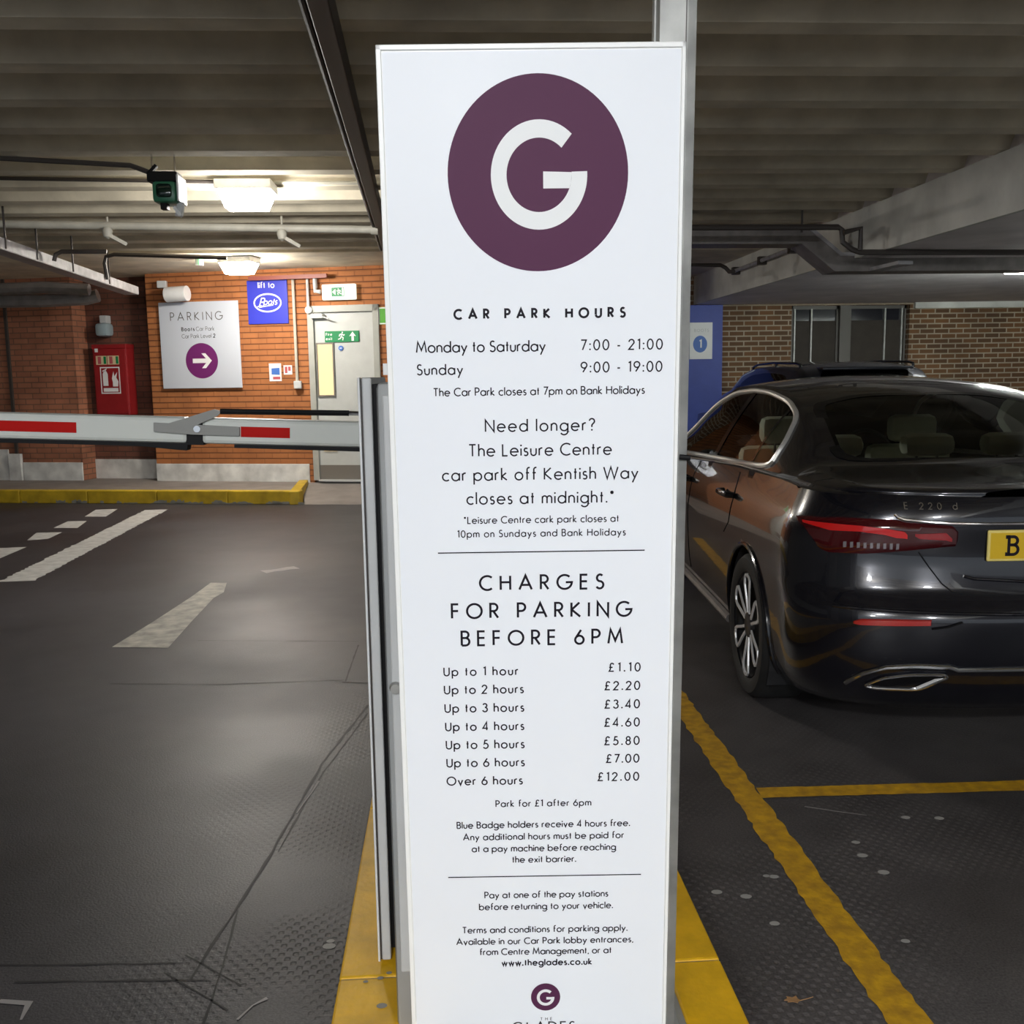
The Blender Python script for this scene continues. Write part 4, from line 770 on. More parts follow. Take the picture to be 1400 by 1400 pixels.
for p0, p1 in ((335, 400), (-60, 120)):
    q = MB(); q.box((sx(p0), -.0312, -.014), (sx(p1), -.0300, .014)); obj('red_stripe', q, 'red', arm)
q = MB(); q.prism([(sx(325), -hz), (.03, -hz), (.03, -hz-.012), (sx(325), -hz-.010)], lambda a, b, d: Vector((a, d, b)), -.02, .02); q.prism([(-2.3, -hz), (sx(264), -hz), (sx(262), -hz-.020), (sx(250), -hz-.019), (sx(200), -hz-.011), (-2.3, -hz-.011)], lambda a, b, d: Vector((a, d, b)), -.02, .02); obj('rubber_edge', q, 'black', arm)
fa = lambda a, b, d: Vector((a, d, b))
pp = lambda *L: [(sx(x), az(x, y)) for x, y in L]
q = MB(); q.prism(pp((222, 577), (241, 578), (301, 559), (311, 562), (305, 568), (279, 580), (334, 583), (334, 595), (272, 593), (222, 589)), fa, -.042, -.031); br = obj('hinge_bracket', q, mat('bracket_grey', (.24, .24, .225), .55), arm)
p_ = pp((279, 585.5))[0]; q = MB(); q.lathe([(.009, -.048), (.009, -.042)], (p_[0], 0, p_[1]), 'Y', 16); obj('pivot_bolt', q, 'chrome', br)
pa, pb = pp((309, 562))[0], pp((489, 564.5))[0]; q = MB(); q.tube([(pa[0], -.036, pa[1]), (pb[0]-.02, -.036, pb[1])], .0075, 8); rod = obj('tie_rod', q, 'black', arm, smooth=True)
q = MB(); q.tube([(pb[0]-.03, -.036, pb[1]), (pb[0]+.03, -.036, pb[1])], .006, 8); obj('rod_end', q, 'chrome', rod, smooth=True)
# ================================================================ CARS
def interp(t, v):
    if v <= t[0][0]: return t[0][1]
    for (a, b), (c, d) in zip(t, t[1:]):
        if v <= c: return b+(d-b)*(v-a)/(c-a)
    return t[-1][1]
def smooth_interp(t, v):
    # Catmull-Rom through the table
    n = len(t)
    if v <= t[0][0]: return t[0][1]
    if v >= t[-1][0]: return t[-1][1]
    for i in range(n-1):
        if v <= t[i+1][0]: break
    x0, y0 = t[i]; x1, y1 = t[i+1]; h = x1-x0
    def slope(k):
        if k == 0: return (t[1][1]-t[0][1])/(t[1][0]-t[0][0])
        if k == n-1: return (t[-1][1]-t[-2][1])/(t[-1][0]-t[-2][0])
        a = (t[k][1]-t[k-1][1])/(t[k][0]-t[k-1][0]); b = (t[k+1][1]-t[k][1])/(t[k+1][0]-t[k][0])
        return 0 if a*b <= 0 else 2*a*b/(a+b)
    m0, m1 = slope(i), slope(i+1); s = (v-x0)/h
    return (2*s**3-3*s*s+1)*y0+(s**3-2*s*s+s)*h*m0+(-2*s**3+3*s*s)*y1+(s**3-s*s)*h*m1
def inside(poly, x, y):
    r = False
    for (x0, y0), (x1, y1) in zip(poly, poly[1:]+poly[:1]):
        if (y0 > y) != (y1 > y) and x < (x1-x0)*(y-y0)/(y1-y0)+x0: r = not r
    return r
def nearest(poly, x, y):
    best = None
    for (x0, y0), (x1, y1) in zip(poly, poly[1:]+poly[:1]):
        dx, dy = x1-x0, y1-y0; t = max(0, min(1, ((x-x0)*dx+(y-y0)*dy)/(dx*dx+dy*dy+1e-12))); p = (x0+t*dx, y0+t*dy)
        d = (p[0]-x)**2+(p[1]-y)**2
        if best is None or d < best[0]: best = (d, p)
    return best[1]
def rounded(poly, n=6, k=.25):
    out = []
    for i, p in enumerate(poly):
        a = Vector(poly[i-1]); b = Vector(p); c = Vector(poly[(i+1) % len(poly)])
        p0 = b+(a-b)*k; p1 = b+(c-b)*k
        for j in range(n+1):
            t = j/n; q = p0*(1-t)**2+b*2*t*(1-t)+p1*t*t; out.append((q.x, q.y))
    return out
class Car:
    def __init__(s, D): s.__dict__.update(D)
    def w(s, z): return smooth_interp(s.HW, z)
    def yr(s, z): return smooth_interp(s.YR, z)
    def yf(s, z): return smooth_interp(s.YF, z)
    def zb(s, y): return smooth_interp(s.ZB, y)
    def rearY(s, x, z):
        w = s.w(z); a = w-s.xc; t = min(1, max(0, (abs(x)-s.xc)/a)); return s.yr(z)+s.cb*(1-(1-t**s.cn)**(1/s.cn))
    def ring(s, f):
        # left-half plan outline at height fraction f, from rear centre round the corner, along the flank to the nose
        P = []; z0 = s.Z0
        zt = lambda y: z0+(s.zb(y)-z0)*f
        for i in range(30):
            u = i/29; w_ = s.w(zt(-.9)); t = math.sin(u*PI/2)**.8
            for _ in range(2):
                y = s.rearY(s.xc*0+t*w_, zt(-.9)) if t < 1 else 0; z = zt(y); w_ = s.w(z)
            y = s.yr(z)+s.cb*(1-max(0, 1-max(0, (t*w_-s.xc)/(w_-s.xc))**s.cn)**(1/s.cn))
            P.append(Vector((-t*w_, y, z)))
        ya = P[-1].y; yb = s.yf(zt(s.L*.7))-s.fb; n = s.nf
        for i in range(1, n+1):
            y = ya+(yb-ya)*i/n; z = zt(y); tp = 1-.05*max(0, (y-s.L*.55)/(s.L*.25))**2
            P.append(Vector((-s.w(z)*tp, y, z)))
        wl = P[-1].x
        for i in range(1, 15):
            t = math.cos(i/14*PI/2); y = yb+s.fb*(1-t**2.4)**(1/2.4); z = zt(y); P.append(Vector((wl*t, y, z)))
        return P
    def section(s, y):
        zb = s.zb(y); xo = s.edge(y); xr = min(smooth_interp(s.XR, y), xo-.03); zr = max(smooth_interp(s.ZR, y), zb+.003); zc = max(smooth_interp(s.ZC, y), zr+.003)
        return xo, zb, xr, zr, zc
    def edge(s, y):
        # half-width of the belt edge at y (follows the corner plan)
        best = 0
        P = s._top
        for a, b in zip(P, P[1:]):
            if (a.y-y)*(b.y-y) <= 0 and a.y != b.y: best = max(best, -(a.x+(b.x-a.x)*(y-a.y)/(b.y-a.y)))
        return best
    def sidept(s, y, z, off=0):
        xo, zb, xr, zr, zc = s.section(y); x0 = xo-s.ledge; t = max(0, min(1.02, (z-zb)/(zr-zb))); bow = .018*math.sin(PI*min(1, t))
        return Vector((-(x0+(xr-x0)*t+bow+off), y, z))
    def flank(s, y, z, off=0): return Vector((-(s.w(z)+off), y, z))
def snap_cut(mb, key, poly, pick):
    """Cut the outline poly out of the surface: returns the faces inside it; boundary vertices are moved on to the outline."""
    ins = {}
    for v in mb.bm.verts:
        k = key(v.co) if pick(v.co) else None
        ins[v] = bool(k and inside(poly, *k))
    fs = [f for f in mb.bm.faces if all(ins[v] for v in f.verts)]
    part = {f for f in mb.bm.faces if any(ins[v] for v in f.verts)} - set(fs)
    mv = {v for f in part for v in f.verts if ins[v]}
    return fs, mv
def build_car(D, root, mats, detail=True):
    c = Car(D); c._top = [Vector((0, -9, 0))]; c._top = c.ring(1.0); paint, glass, sideglass = mats
    lower = MB(); NL = 26
    rings = [c.ring(k/(NL-1)) for k in range(NL)]
    full = [[Vector(p) for p in r] + [Vector((-p.x, p.y, p.z)) for p in r[-2:0:-1]] for r in rings]
    n = len(full[0]); V = [[lower.bm.verts.new(p) for p in r] for r in full]
    for i in range(NL-1):
        for j in range(n): lower.bm.faces.new((V[i][j], V[i][(j+1) % n], V[i+1][(j+1) % n], V[i+1][j]))
    lower.bm.faces.new(V[0][::-1])
    # wheel arches: faces inside the circle go, the rim is moved on to the circle
    for wy in c.WY:
        dele = []; mv = {}
        for f in lower.bm.faces:
            vs = [v for v in f.verts]
            if abs(vs[0].co.x) < .62: continue
            q = [math.hypot(v.co.y-wy, v.co.z-c.WZ) < c.AR for v in vs]
            if all(q): dele.append(f)
            elif any(q):
                for v, k in zip(vs, q):
                    if k: mv[v] = 1
        bmesh.ops.delete(lower.bm, geom=dele, context='FACES')
        for v in mv:
            if v.is_valid:
                d = Vector((v.co.y-wy, v.co.z-c.WZ)); d = d.normalized()*c.AR; v.co.y = wy+d.x; v.co.z = max(c.Z0, c.WZ+d.y)
    # upper body: sections along the length
    ys = []; y = c._top[0].y+.004; ye = c._top[-1].y-.004
    while y < ye:
        ys.append(y); y += .012 if (y < c._top[0].y+.12 or y > ye-.1) else .03
    ys.append(ye); NS, NR = 13, 16; rows = []
    for y in ys:
        xo, zb, xr, zr, zc = c.section(y); half = [Vector((-xo, y, zb))]
        lg = min(c.ledge, xo*.3)
        half.append(Vector((-(xo-lg*.45), y, zb+.008)))
        for i in range(NS+1):
            t = i/NS
            if c.ledge and xo > c.ledge*3.4: p = c.sidept(y, zb+.010+(zr-zb-.010)*t)
            else: p = Vector((-((xo-lg)+(xr-(xo-lg))*t), y, zb+.01*(zr-zb > .02)+(zr-zb)*t*(1 if zr-zb <= .02 else (zr-zb-.01)/(zr-zb))))
            half.append(p)
        for i in range(1, NR+1):
            t = i/NR; half.append(Vector((-xr*(1-t), y, zr+(zc-zr)*(1-(1-t)**2.3))))
        rows.append(half + [Vector((-p.x, p.y, p.z)) for p in half[-2::-1]])
    up = MB(); up.grid(rows)
    gl_sides, gl_rear = (MB(), MB()), MB()
    def cut(poly, key, pick, dst):
        fs, mv = snap_cut(up, key, poly, pick)
        for v in mv: dst_pt(v, poly, key)
        vm = {}
        for f in fs:
            vs = []
            for v in f.verts:
                if v not in vm: vm[v] = dst.bm.verts.new(v.co)
                vs.append(vm[v])
            dst.bm.faces.new(vs)
        bmesh.ops.delete(up.bm, geom=fs, context='FACES')
    def dst_pt(v, poly, key):
        a, b = nearest(poly, *key(v.co))
        if key is kside:
            sgn = -1 if v.co.x < 0 else 1; p = c.sidept(a, b); v.co = Vector((sgn*abs(p.x), p.y, p.z))
        else:
            y = b; xo, zb, xr, zr, zc = c.section(y); t = 1-min(1, abs(a)/xr); v.co = Vector((a, y, zr+(zc-zr)*(1-(1-t)**2.3)))
    kside = lambda p: (p.y, p.z); ktop = lambda p: (p.x, p.y)
    onside = lambda sg: (lambda p: p.x*sg > 0 and abs(p.x) > smooth_interp(c.XR, p.y)-.002 and p.z > c.zb(p.y)+.009)
    for sg, gs in zip((-1, 1), gl_sides): cut(c.DLO, kside, onside(sg), gs)
    ontop = lambda p: abs(p.x) <= smooth_interp(c.XR, p.y)+.001
    cut(c.RW, ktop, ontop, gl_rear); ws = MB(); cut(c.WS, ktop, ontop, ws)
    me = bpy.data.meshes.new('tmp'); up.bm.to_mesh(me); up.bm.free(); lower.bm.from_mesh(me); bpy.data.meshes.remove(me)
    bmesh.ops.remove_doubles(lower.bm, verts=lower.bm.verts, dist=.0015)
    body = obj('body', lower, paint, root, smooth=True, angle=50)
    obj('side_window', gl_sides[0], sideglass, root, smooth=True); obj('side_window', gl_sides[1], sideglass, root, smooth=True); obj('rear_window', gl_rear, glass, root, smooth=True); obj('windscreen', ws, glass, root, smooth=True)
    # wheel wells, floor pan and cabin
    for wy in c.WY:
        for sg in (-1, 1):
            q = MB(); x1 = sg*(c.w(.5)-.015); x0 = sg*.50; N = 20; ra = [(x1, wy+c.AR*math.cos(-.5+a*(PI+1)/N), c.WZ+c.AR*math.sin(-.5+a*(PI+1)/N)) for a in range(N+1)]
            q.grid([[Vector(p) for p in ra], [Vector((x0, p[1], p[2])) for p in ra]]); q.fan([(p[1], p[2]) for p in ra], lambda a, b: Vector((x0, a, b))); obj('wheel_well', q, 'cabin', root)
    return c, body
def wheel(root, x, y, r, side, wdt=.235, petals=6):
    t = empty('wheel', (x, y, r)); t.parent = root; WM[t.name] = wmat(root) @ Matrix.Translation((x, y, r)); s = side
    q = MB(); R_ = r; q.lathe([(R_*.70, -.10*s), (R_*.78, -.118*s), (R_*.93, -.115*s), (R_*.985, -.095*s), (R_, -.05*s), (R_, .05*s), (R_*.985, .095*s), (R_*.93, .115*s), (R_*.80, .118*s), (R_*.735, .105*s), (R_*.70, .06*s)], axis='X', n=56, caps=False); obj('tyre', q, 'tyre', t, smooth=True)
    q = MB(); q.lathe([(R_*.72, .108*s), (R_*.735, .100*s), (R_*.70, .09*s), (R_*.67, .04*s), (R_*.2, .03*s), (.001, .03*s)], axis='X', n=56, caps=False); rim = obj('rim', q, 'rimdk', t, smooth=True)
    for k in range(petals):
        a = 2*PI*k/petals + PI/2; q = MB(); ca, sa = math.cos(a), math.sin(a)
        P3 = lambda rad, lat, d: Vector((d*s, rad*ca-lat*sa, rad*sa+lat*ca)); w2 = R_*.135
        path = [(R_*.16, -.012), (R_*.35, -w2*.55), (R_*.55, -w2*.95), (R_*.64, -w2*.98), (R_*.69, -w2*.6), (R_*.705, 0), (R_*.69, w2*.6), (R_*.64, w2*.98), (R_*.55, w2*.95), (R_*.35, w2*.55), (R_*.16, .012)]
        L = []; Rr = []
        for i, p in enumerate(path):
            A_ = path[max(i-1, 0)]; B_ = path[min(i+1, len(path)-1)]; d = Vector((B_[0]-A_[0], B_[1]-A_[1])).normalized(); nn = Vector((-d.y, d.x))*.0062
            dep = .112-.0*p[0] if p[0] > R_*.5 else .098+.014*(p[0]/(R_*.5))
            L.append((P3(p[0]+nn.x, p[1]+nn.y, dep), P3(p[0]+nn.x*1.3, p[1]+nn.y*1.3, dep-.007))); Rr.append((P3(p[0]-nn.x, p[1]-nn.y, dep), P3(p[0]-nn.x*1.3, p[1]-nn.y*1.3, dep-.007)))
        q.grid([[l[1] for l in L], [l[0] for l in L], [v[0] for v in Rr], [v[1] for v in Rr]]); obj('spoke', q, 'alloy', rim)
    q = MB(); q.lathe([(R_*.19, .085*s), (R_*.17, .104*s), (R_*.10, .108*s), (0, .108*s)], axis='X', n=24); obj('hub_cap', q, 'rimdk', rim, smooth=True)
    return t
SAL = dict(Z0=.20, xc=.12, cb=.40, cn=2.5, L=3.85, nf=120, fb=.55, ledge=.045, WY=(-.17, 2.80), WZ=.33, AR=.375,
    HW=[(.20, .85), (.28, .90), (.45, .925), (.65, .932), (.80, .922), (.90, .902), (.96, .872), (1.03, .835)],
    YR=[(.20, -.98), (.28, -1.05), (.36, -1.09), (.45, -1.12), (.58, -1.135), (.63, -1.115), (.66, -1.085), (.72, -1.07), (.82, -1.055), (.92, -1.06), (.97, -1.055), (1.04, -1.03)],
    YF=[(.20, 3.65), (.35, 3.80), (.6, 3.82), (.8, 3.72), (1.0, 3.6)],
    ZB=[(-1.2, 1.025), (-.8, 1.03), (-.4, 1.035), (.0, 1.025), (.5, 1.012), (1, .99), (2, .945), (2.9, .93), (3.3, .88), (3.6, .80), (3.9, .72)],
    ZC=[(-1.2, 1.04), (-1.0, 1.062), (-.8, 1.073), (-.45, 1.095), (-.40, 1.105), (-.2, 1.21), (0, 1.30), (.2, 1.372), (.4, 1.42), (.7, 1.455), (1.0, 1.468), (1.4, 1.46), (1.8, 1.42), (2.1, 1.335), (2.5, 1.18), (2.9, 1.04), (3.0, 1.015), (3.4, .96), (3.7, .86), (3.9, .76)],
    XR=[(-1.2, .70), (-.45, .70), (-.38, .665), (-.2, .64), (0, .62), (.2, .605), (.7, .60), (1.4, .595), (1.9, .605), (2.4, .64), (2.9, .70), (3.9, .6)],
    ZR=[(-1.2, 1.03), (-.8, 1.065), (-.45, 1.085), (-.38, 1.095), (-.2, 1.175), (0, 1.262), (.2, 1.332), (.4, 1.38), (.7, 1.413), (1.0, 1.42), (1.4, 1.408), (1.8, 1.36), (2.1, 1.27), (2.5, 1.125), (2.9, 1.0), (3.9, .7)])
SAL['DLO'] = rounded([(.0, 1.048), (.0, 1.16), (.10, 1.285), (.30, 1.352), (.62, 1.388), (.95, 1.395), (1.38, 1.375), (1.75, 1.30), (2.15, 1.10), (2.38, .98), (2.2, .962), (.95, 1.015)], 4, .3)
SAL['RW'] = rounded([(-.57, -.375), (.57, -.375), (.515, .16), (.30, .225), (-.30, .225), (-.515, .16)], 4, .2)
SAL['WS'] = rounded([(-.62, 2.78), (.62, 2.78), (.54, 1.92), (-.54, 1.92)], 4, .15)
def patch(c, top, bot, x0, x1, off, n=48, m=6, shape=None):
    """surface-hugging panel on the tail, between outlines top(x) and bot(x)"""
    q = MB(); rows = []
    for i in range(n+1):
        t = i/n; x = x0+(x1-x0)*t; zt, zb = interp(top, x), interp(bot, x); row = []
        for j in range(m+1):
            z = zb+(zt-zb)*j/m; e = min(1, 4*min(i, n-i)/n*2, 3*min(j, m-j)/m*2); e = 0 if (i in (0, n) or j in (0, m)) else 1
            p = Vector((x, c.rearY(x, z), z)); dx = .004; tx = Vector((2*dx, c.rearY(x+dx, z)-c.rearY(x-dx, z), 0)).normalized(); nrm = Vector((tx.y, -tx.x, 0))
            row.append(p+nrm*(off*e - .004*(1-e)))
        rows.append(row)
    q.grid(rows); return q
def rear_ribbon(c, pts, r, off=.004, closed=False):
    P = []
    for x, z in pts: P.append(Vector((x, c.rearY(x, z)-off, z)))
    q = MB(); q.tube(P, r, 8, closed); return q
car = thing('saloon_car', 'glossy black saloon with red tail lights, parked right of the yellow bay line', 'car', (2.289, 4.513, 0), -.056)
c, body = build_car(SAL, car, ('paint', 'glass', 'glass'))
for wy in SAL['WY']:
    wheel(car, -.815, wy, .335, -1); wheel(car, .815, wy, .335, 1)
def mirror_x(pts): return [(-x, z) for x, z in pts]
# window chrome
q = MB(); q.tube([c.sidept(y, z, .003) for y, z in SAL['DLO']], .0145, 8, True); obj('window_trim', q, 'satin', car, smooth=True)
q = MB(); q.tube([Vector((-p.x, p.y, p.z)) for p in (c.sidept(y, z, .003) for y, z in SAL['DLO'])], .0145, 8, True); obj('window_trim', q, 'satin', car, smooth=True)
def sidestrip(y0, z0, y1, z1, wd, off=.004, n=10):
    q = MB(); rows = []
    for i in range(n+1):
        t = i/n; y = y0+(y1-y0)*t; z = z0+(z1-z0)*t; rows.append([c.sidept(y-wd/2, z, off), c.sidept(y+wd/2, z, off)])
    q.grid(rows); return q
obj('pillar_trim', sidestrip(1.12, 1.0, .93, 1.39, .085), 'trimblk', car); obj('pillar_trim', sidestrip(.33, 1.03, .22, 1.33, .028), 'trimblk', car)
# black surround of the rear window
RWo = rounded([(-.60, -.385), (.60, -.385), (.545, .18), (.31, .25), (-.31, .25), (-.545, .18)], 4, .2)
def toppt(x, y, off=.002):
    xo, zb, xr, zr, zc = c.section(y); t = 1-min(1, abs(x)/xr); return Vector((x, y, zr+(zc-zr)*(1-(1-t)**2.3)+off))
q = MB(); A = [q.bm.verts.new(toppt(x, y, .0025)) for x, y in RWo]; B = [q.bm.verts.new(toppt(x, y, .0025)) for x, y in [(x*.965, -.085+(y+.085)*.955) for x, y in SAL['RW']]]
for i in range(len(A)): j = (i+1) % len(A); q.bm.faces.new((A[i], A[j], B[j], B[i]))
obj('window_surround', q, 'trimblk', car)
# flank details
def flankline(pts, wd, off=.0025, material='trimblk', name='door_gap', r=None):
    q = MB(); P = []
    for (y0, z0), (y1, z1) in zip(pts, pts[1:]):
        for i in range(8): P.append((y0+(y1-y0)*i/8, z0+(z1-z0)*i/8))
    P.append(pts[-1]); q.tube([c.flank(y, z, off-.002) for y, z in P], wd/2, 6); return obj(name, q, material, car, smooth=True)
flankline([(.30, 1.0), (.20, .9), (.22, .76), (.30, .70)], .005); flankline([(1.22, .98), (1.28, .7), (1.26, .33)], .005)
q = MB(); q.tube([c.flank(y, .262, .012) for y in [.24+.12*i for i in range(18)]], .022, 8); obj('sill_trim', q, 'duct', car, smooth=True)
q = MB(); n = 40; q.tube([Vector((-(c.w(max(.22, .33+.382*math.sin(a)))+.002), -.17+.382*math.cos(a), .33+.382*math.sin(a))) for a in [-.30+(PI+.6)*i/n for i in range(n+1)]], .011, 8); obj('arch_lip', q, 'paint', car, smooth=True)
for y, lab in ((.30, None), (1.38, None)):
    z = .905-.03*y; q = MB(); P = [c.flank(y+.11, z, .005), c.flank(y+.10, z, .035), c.flank(y, z+.004, .045), c.flank(y-.10, z+.003, .035), c.flank(y-.115, z+.002, .005)]; q.tube(P, .016, 10); h = obj('door_handle', q, 'trimblk', car, smooth=True)
    q = MB(); q.tube([c.flank(y+.09, z+.012, .050), c.flank(y, z+.016, .060), c.flank(y-.09, z+.015, .050)], .004, 8); obj('handle_strip', q, 'chrome', h, smooth=True)
# door mirror
q = MB(); p = Vector((-1.02, 1.98, 1.045)); bmesh.ops.create_uvsphere(q.bm, u_segments=20, v_segments=12, radius=1, matrix=Matrix.Translation(p) @ Matrix.Diagonal((.125, .085, .075, 1))); q.bar((-.86, 2.02, .985), (-.95, 2.0, 1.01), .05, .03); mr = obj('door_mirror', q, 'paint', car, smooth=True)
q = MB(); q.box((-1.12, 1.90, .995), (-.93, 1.905, 1.095), .002); obj('mirror_glass', q, 'chrome', mr)
q = MB(); p = Vector((1.02, 1.98, 1.045)); bmesh.ops.create_uvsphere(q.bm, u_segments=20, v_segments=12, radius=1, matrix=Matrix.Translation(p) @ Matrix.Diagonal((.125, .085, .075, 1))); q.bar((.86, 2.02, .985), (.95, 2.0, 1.01), .05, .03); obj('door_mirror', q, 'paint', car, smooth=True)
# tail lights
TT = [(-.885, .93), (-.865, .938), (-.844, .942), (-.765, .952), (-.663, .953), (-.576, .950), (-.542, .942), (-.387, .930), (-.360, .900)]
TB = [(-.885, .92), (-.865, .90), (-.85, .86), (-.827, .815), (-.80, .803), (-.68, .806), (-.494, .83), (-.372, .845), (-.360, .87)]
for sg in (1, -1):
    fl_ = (lambda t: t) if sg == 1 else (lambda t: sorted((-x, z) for x, z in t))
    tl = obj('tail_light', patch(c, fl_(TT), fl_(TB), -.884*sg, -.362*sg, .010), 'tail', car, smooth=True)
    b1t = [(-.872, .925), (-.79, .928), (-.70, .925), (-.60, .916), (-.552, .908), (-.530, .876)]; b1b = [(-.872, .915), (-.79, .890), (-.70, .893), (-.62, .884), (-.58, .872), (-.535, .872)]
    obj('light_band', patch(c, fl_(b1t), fl_(b1b), -.870*sg, -.536*sg, .0125), 'tailb', tl, smooth=True)
    b2t = [(-.522, .898), (-.41, .906), (-.384, .876)]; b2b = [(-.522, .888), (-.50, .872), (-.384, .863)]
    obj('light_band', patch(c, fl_(b2t), fl_(b2b), -.520*sg, -.386*sg, .0125), 'tail', tl, smooth=True).data.materials[0] = mat('tail_mid_red', (.32, .01, .015), .15, coat=1)
    for k in range(9):
        x0 = -.755+.0215*k; q = patch(c, fl_([(x0-.01, .864), (x0+.02, .867)]), fl_([(x0-.01, .823), (x0+.02, .829)]), x0*sg, (x0+.0185)*sg, .0125, 4, 4); obj('reverse_lamp', q, 'revl', tl, smooth=True)
    RT = [(-.745, .566), (-.715, .580), (-.62, .586), (-.47, .588)]; RB = [(-.745, .560), (-.715, .552), (-.60, .556), (-.478, .562), (-.47, .566)]
    obj('rear_reflector', patch(c, fl_(RT), fl_(RB), -.74*sg, -.475*sg, .006), 'refl', car, smooth=True)
    q = rear_ribbon(c, [(x*sg, z) for x, z in ((-.475, .553), (-.42, .562), (-.37, .580))], .004); obj('reflector_trim', q, 'trimblk', car, smooth=True)
    # exhaust surround and finisher
    q = rear_ribbon(c, [(x*sg, z) for x, z in ((-.735, .305), (-.72, .325), (-.685, .358), (-.615, .392), (-.517, .405), (-.40, .403), (-.365, .390), (-.12, .392), (0, .392))], .0085, .006); obj('bumper_chrome', q, 'chrome', car, smooth=True)
    EX = rounded([(x*sg, z) for x, z in ((-.672, .306), (-.62, .345), (-.53, .366), (-.41, .371), (-.396, .358), (-.425, .342), (-.485, .300), (-.645, .295))], 4, .25)
    ex = obj('exhaust_finisher', rear_ribbon(c, EX, .006, .010, True), 'chrome', car, smooth=True)
    q = MB(); q.fan(EX, lambda x, z: Vector((x, c.rearY(x, z)-.007, z))); obj('exhaust_opening', q, 'trimblk', ex)
    q = MB(); q.fan([(x*sg, z) for x, z in ((-.485, .303), (-.428, .343), (-.40, .358), (-.44, .352), (-.50, .312))], lambda x, z: Vector((x, c.rearY(x, z)-.009, z))); obj('exhaust_lip', q, 'alloy', ex)
# boot chrome, lid gap, bumper crease
bl = [(-.585, .966), (-.575, .955), (-.555, .947), (-.48, .940), (-.391, .934), (-.25, .931), (0, .930)]
q = rear_ribbon(c, bl + [(-x, z) for x, z in bl[-2::-1]], .0065, .005); obj('boot_chrome', q, 'chrome', car, smooth=True)
lg = [(-.500, .826), (-.465, .772), (-.422, .711), (-.385, .680), (-.318, .669), (-.132, .667), (0, .667)]
q = rear_ribbon(c, lg + [(-x, z) for x, z in lg[-2::-1]], .003, -.001); obj('boot_gap', q, 'black', car, smooth=True)
q = rear_ribbon(c, [(-.80, .617)] + [(x/20, .617-.015*(1-abs(x)/16)) for x in range(-15, 16)] + [(.80, .617)], .007, .0); obj('bumper_crease', q, 'paint', car, smooth=True)
q = rear_ribbon(c, [(-.342, .738), (-.306, .728), (-.125, .716), (.125, .716), (.306, .728), (.342, .738)], .006, .002); obj('boot_crease', q, 'paint', car, smooth=True)
# number plate
yp = min(c.rearY(0, .79), c.rearY(0, .91))-.008
q = MB(); q.box((-.262, yp, .792), (.262, yp+.012, .909), .006); pl = obj('number_plate', q, 'plateb', car)
fn = lambda x, z: Vector((x, yp-.0006, z)); q = MB(); q.fan([(-.252, .802), (.252, .802), (.252, .899), (-.252, .899)], fn); obj('plate_panel', q, 'plate', pl)
fn = lambda x, z: Vector((x, yp-.0012, z)); q = MB(); text(q, 'B', -.190, -.140, .8125, .078, .17, fn); 
for z in (.8125+.007, .8125+.071): ribbon(q, [(-.197, z), (-.18, z)], .014, fn)
obj('plate_letter', q, 'ink', pl)
q = MB(); fnb = lambda x, z: Vector((x, c.rearY(x, z)-.004, z)); text(q, 'E 220 d', -.552, -.368, .984, .026, .16, fnb); obj('badge_lettering', q, 'chrome', car)
# cabin
q = MB(); q.box((-.74, -.35, .45), (.74, 2.5, .50)); q.box((-.66, -.36, .88), (.66, .12, 1.065), .02); q.box((-.70, 2.05, .6), (.70, 2.6, .97), .05); q.box((-.74, -.36, .45), (.74, -.30, 1.0)); obj('cabin_trim', q, 'cabin', car)
def seat(x, y, nm, wd, hd=.16):
    q = MB(); q.box((x-wd, y-.05, .50), (x+wd, y+.07, 1.06), .05); q.box((x-wd, y, .50), (x+wd, y+.5, .62), .05); st = obj(nm, q, 'leather', car, smooth=True)
    q = MB(); q.box((x-hd, y-.10, 1.075), (x+hd, y+.02, 1.235 if nm == 'front_seat' else 1.185), .045); obj('headrest', q, 'leather', st, smooth=True)
    q = MB(); q.tube([(x-.05, y-.04, 1.0), (x-.05, y-.04, 1.1)], .008, 6); q.tube([(x+.05, y-.04, 1.0), (x+.05, y-.04, 1.1)], .008, 6); obj('headrest_post', q, 'chrome', st, smooth=True)
for x in (-.40, .05, .45): seat(x, .26, 'rear_seat', .22, .13 if x else .11)
for x in (-.38, .38): seat(x, 1.25, 'front_seat', .25, .14)
q = MB(); q.tube([(-.38+.17*math.cos(2*PI*k/24)+.76, 1.92+.05*math.sin(2*PI*k/24), .93+.17*math.sin(2*PI*k/24)) for k in range(24)], .014, 8, True); obj('steering_wheel', q, 'cabin', car, smooth=True)
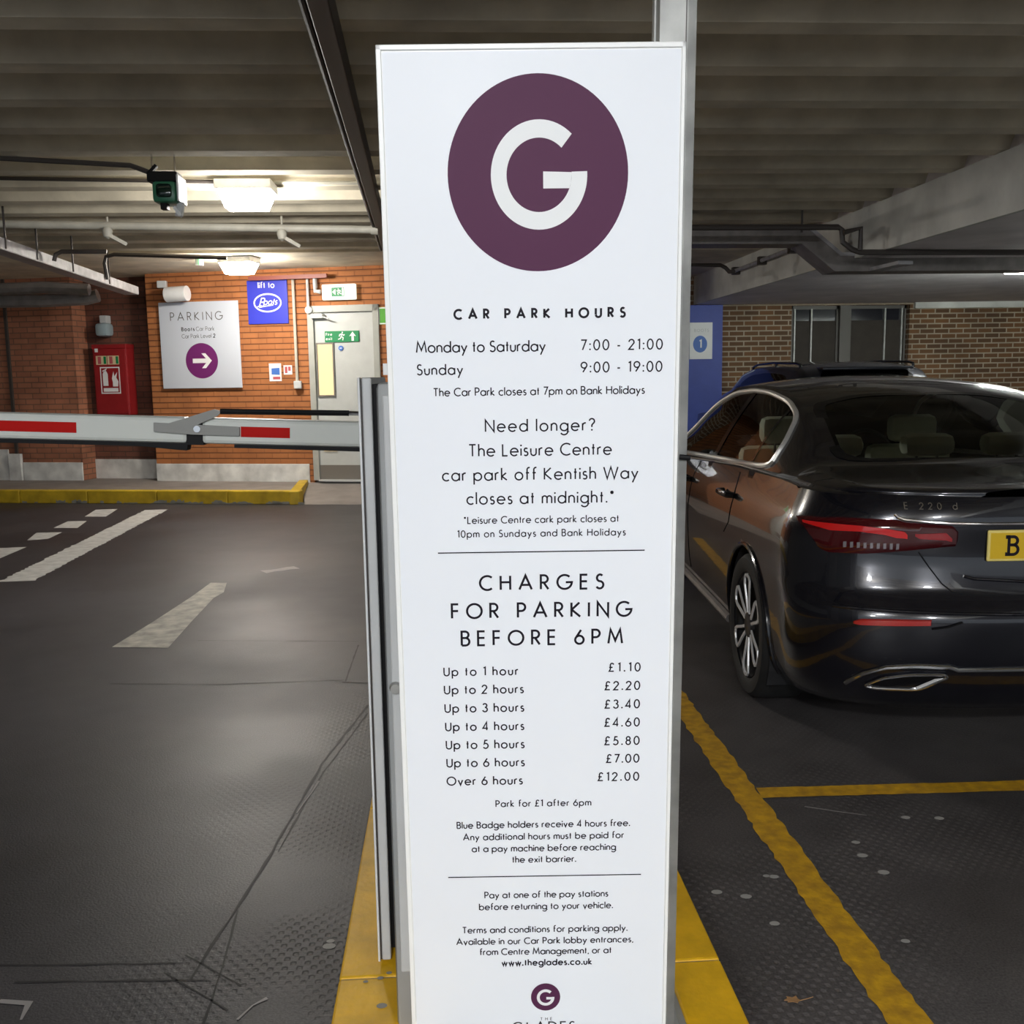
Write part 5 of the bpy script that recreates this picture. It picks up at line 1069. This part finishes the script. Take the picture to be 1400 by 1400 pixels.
# ---------------------------------------------------------------- second car, mostly hidden
SUV = dict(Z0=.26, xc=.30, cb=.34, cn=2.6, L=3.7, nf=90, fb=.5, ledge=.04, WY=(-.1, 2.6), WZ=.36, AR=.41,
    HW=[(.26, .86), (.4, .91), (.7, .92), (.95, .91), (1.08, .86)], YR=[(.26, -.80), (.5, -.92), (.7, -.93), (.95, -.88), (1.08, -.84)], YF=[(.26, 3.5), (.6, 3.62), (.9, 3.5), (1.1, 3.35)],
    ZB=[(-1, 1.07), (0, 1.06), (1, 1.03), (2.2, .99), (2.9, .96), (3.7, .82)], ZC=[(-1, 1.10), (-.80, 1.13), (-.70, 1.25), (-.55, 1.50), (-.40, 1.56), (-.2, 1.585), (.6, 1.60), (1.2, 1.585), (1.7, 1.51), (2.1, 1.34), (2.6, 1.10), (2.8, 1.05), (3.3, .98), (3.7, .84)],
    XR=[(-1, .62), (-.5, .60), (0, .60), (1.2, .60), (2.6, .66), (3.7, .6)], ZR=[(-1, 1.08), (-.80, 1.11), (-.70, 1.20), (-.55, 1.43), (-.40, 1.50), (-.2, 1.53), (.6, 1.545), (1.2, 1.53), (1.7, 1.46), (2.1, 1.28), (2.6, 1.05), (3.7, .82)])
SUV['DLO'] = rounded([(-.35, 1.13), (-.30, 1.36), (-.05, 1.46), (.6, 1.485), (1.3, 1.455), (1.9, 1.22), (2.1, 1.06), (1.0, 1.07)], 4, .3)
SUV['RW'] = rounded([(-.50, -.735), (.50, -.735), (.44, -.50), (-.44, -.50)], 4, .15); SUV['WS'] = rounded([(-.6, 2.5), (.6, 2.5), (.54, 1.8), (-.54, 1.8)], 4, .15)
suv = thing('hatchback_car', 'dark car parked beyond the black saloon, only its roof showing', 'car', (4.12, 10.1, 0), -.03)
c2, b2 = build_car(SUV, suv, ('paint2', 'glass2', 'glass2'))
for wy in SUV['WY']: wheel(suv, -.80, wy, .35, -1, petals=5); wheel(suv, .80, wy, .35, 1, petals=5)
for sg in (-1, 1):
    q = MB(); q.tube([(sg*.575, -.30+.1*k, interp(SUV['ZR'], -.30+.1*k)+.045) for k in range(18)], .013, 8)
    for k in (0, 8, 17): y = -.30+.1*k; q.tube([(sg*.575, y, interp(SUV['ZR'], y)-.02), (sg*.575, y, interp(SUV['ZR'], y)+.045)], .013, 6)
    obj('roof_rail', q, 'trimblk', suv, smooth=True)
q = MB(); q.box((-.45, -.60, 1.50), (.45, -.36, 1.535), .012); obj('roof_spoiler', q, 'paint2', suv, smooth=True)
q = MB(); q.box((-.25, -.95, .75), (.25, -.93, .86)); obj('number_plate', q, 'plate', suv)
for sg in (-1, 1):
    q = MB(); q.box((sg*.58, -.90, .82), (sg*.80, -.72, .98), .03); obj('tail_light', q, 'tail', suv)
# ================================================================ DRY LEAF
p = atZ(1088, 1369, 0); t = thing('dry_leaf', 'small dry brown leaf on the dark floor right of the island', 'leaf', (p.x, p.y, 0), -.1)
q = MB(); pts = [(-.028, .0), (-.018, .008), (-.020, .013), (-.006, .009), (.004, .016), (.006, .005), (.014, 0), (.006, -.004), (.002, -.012), (-.008, -.007), (-.022, -.009), (-.018, -.003)]
q.prism(pts, lambda a, b, d: Vector((a, b, d+.002+.12*abs(b))), 0, .001); obj('leaf_blade', q, 'leaf', t); q = MB(); q.tube([(.012, 0, .003), (.03, .004, .005), (.044, .012, .004)], .0011, 6); obj('leaf_stem', q, 'leaf', t, smooth=True)
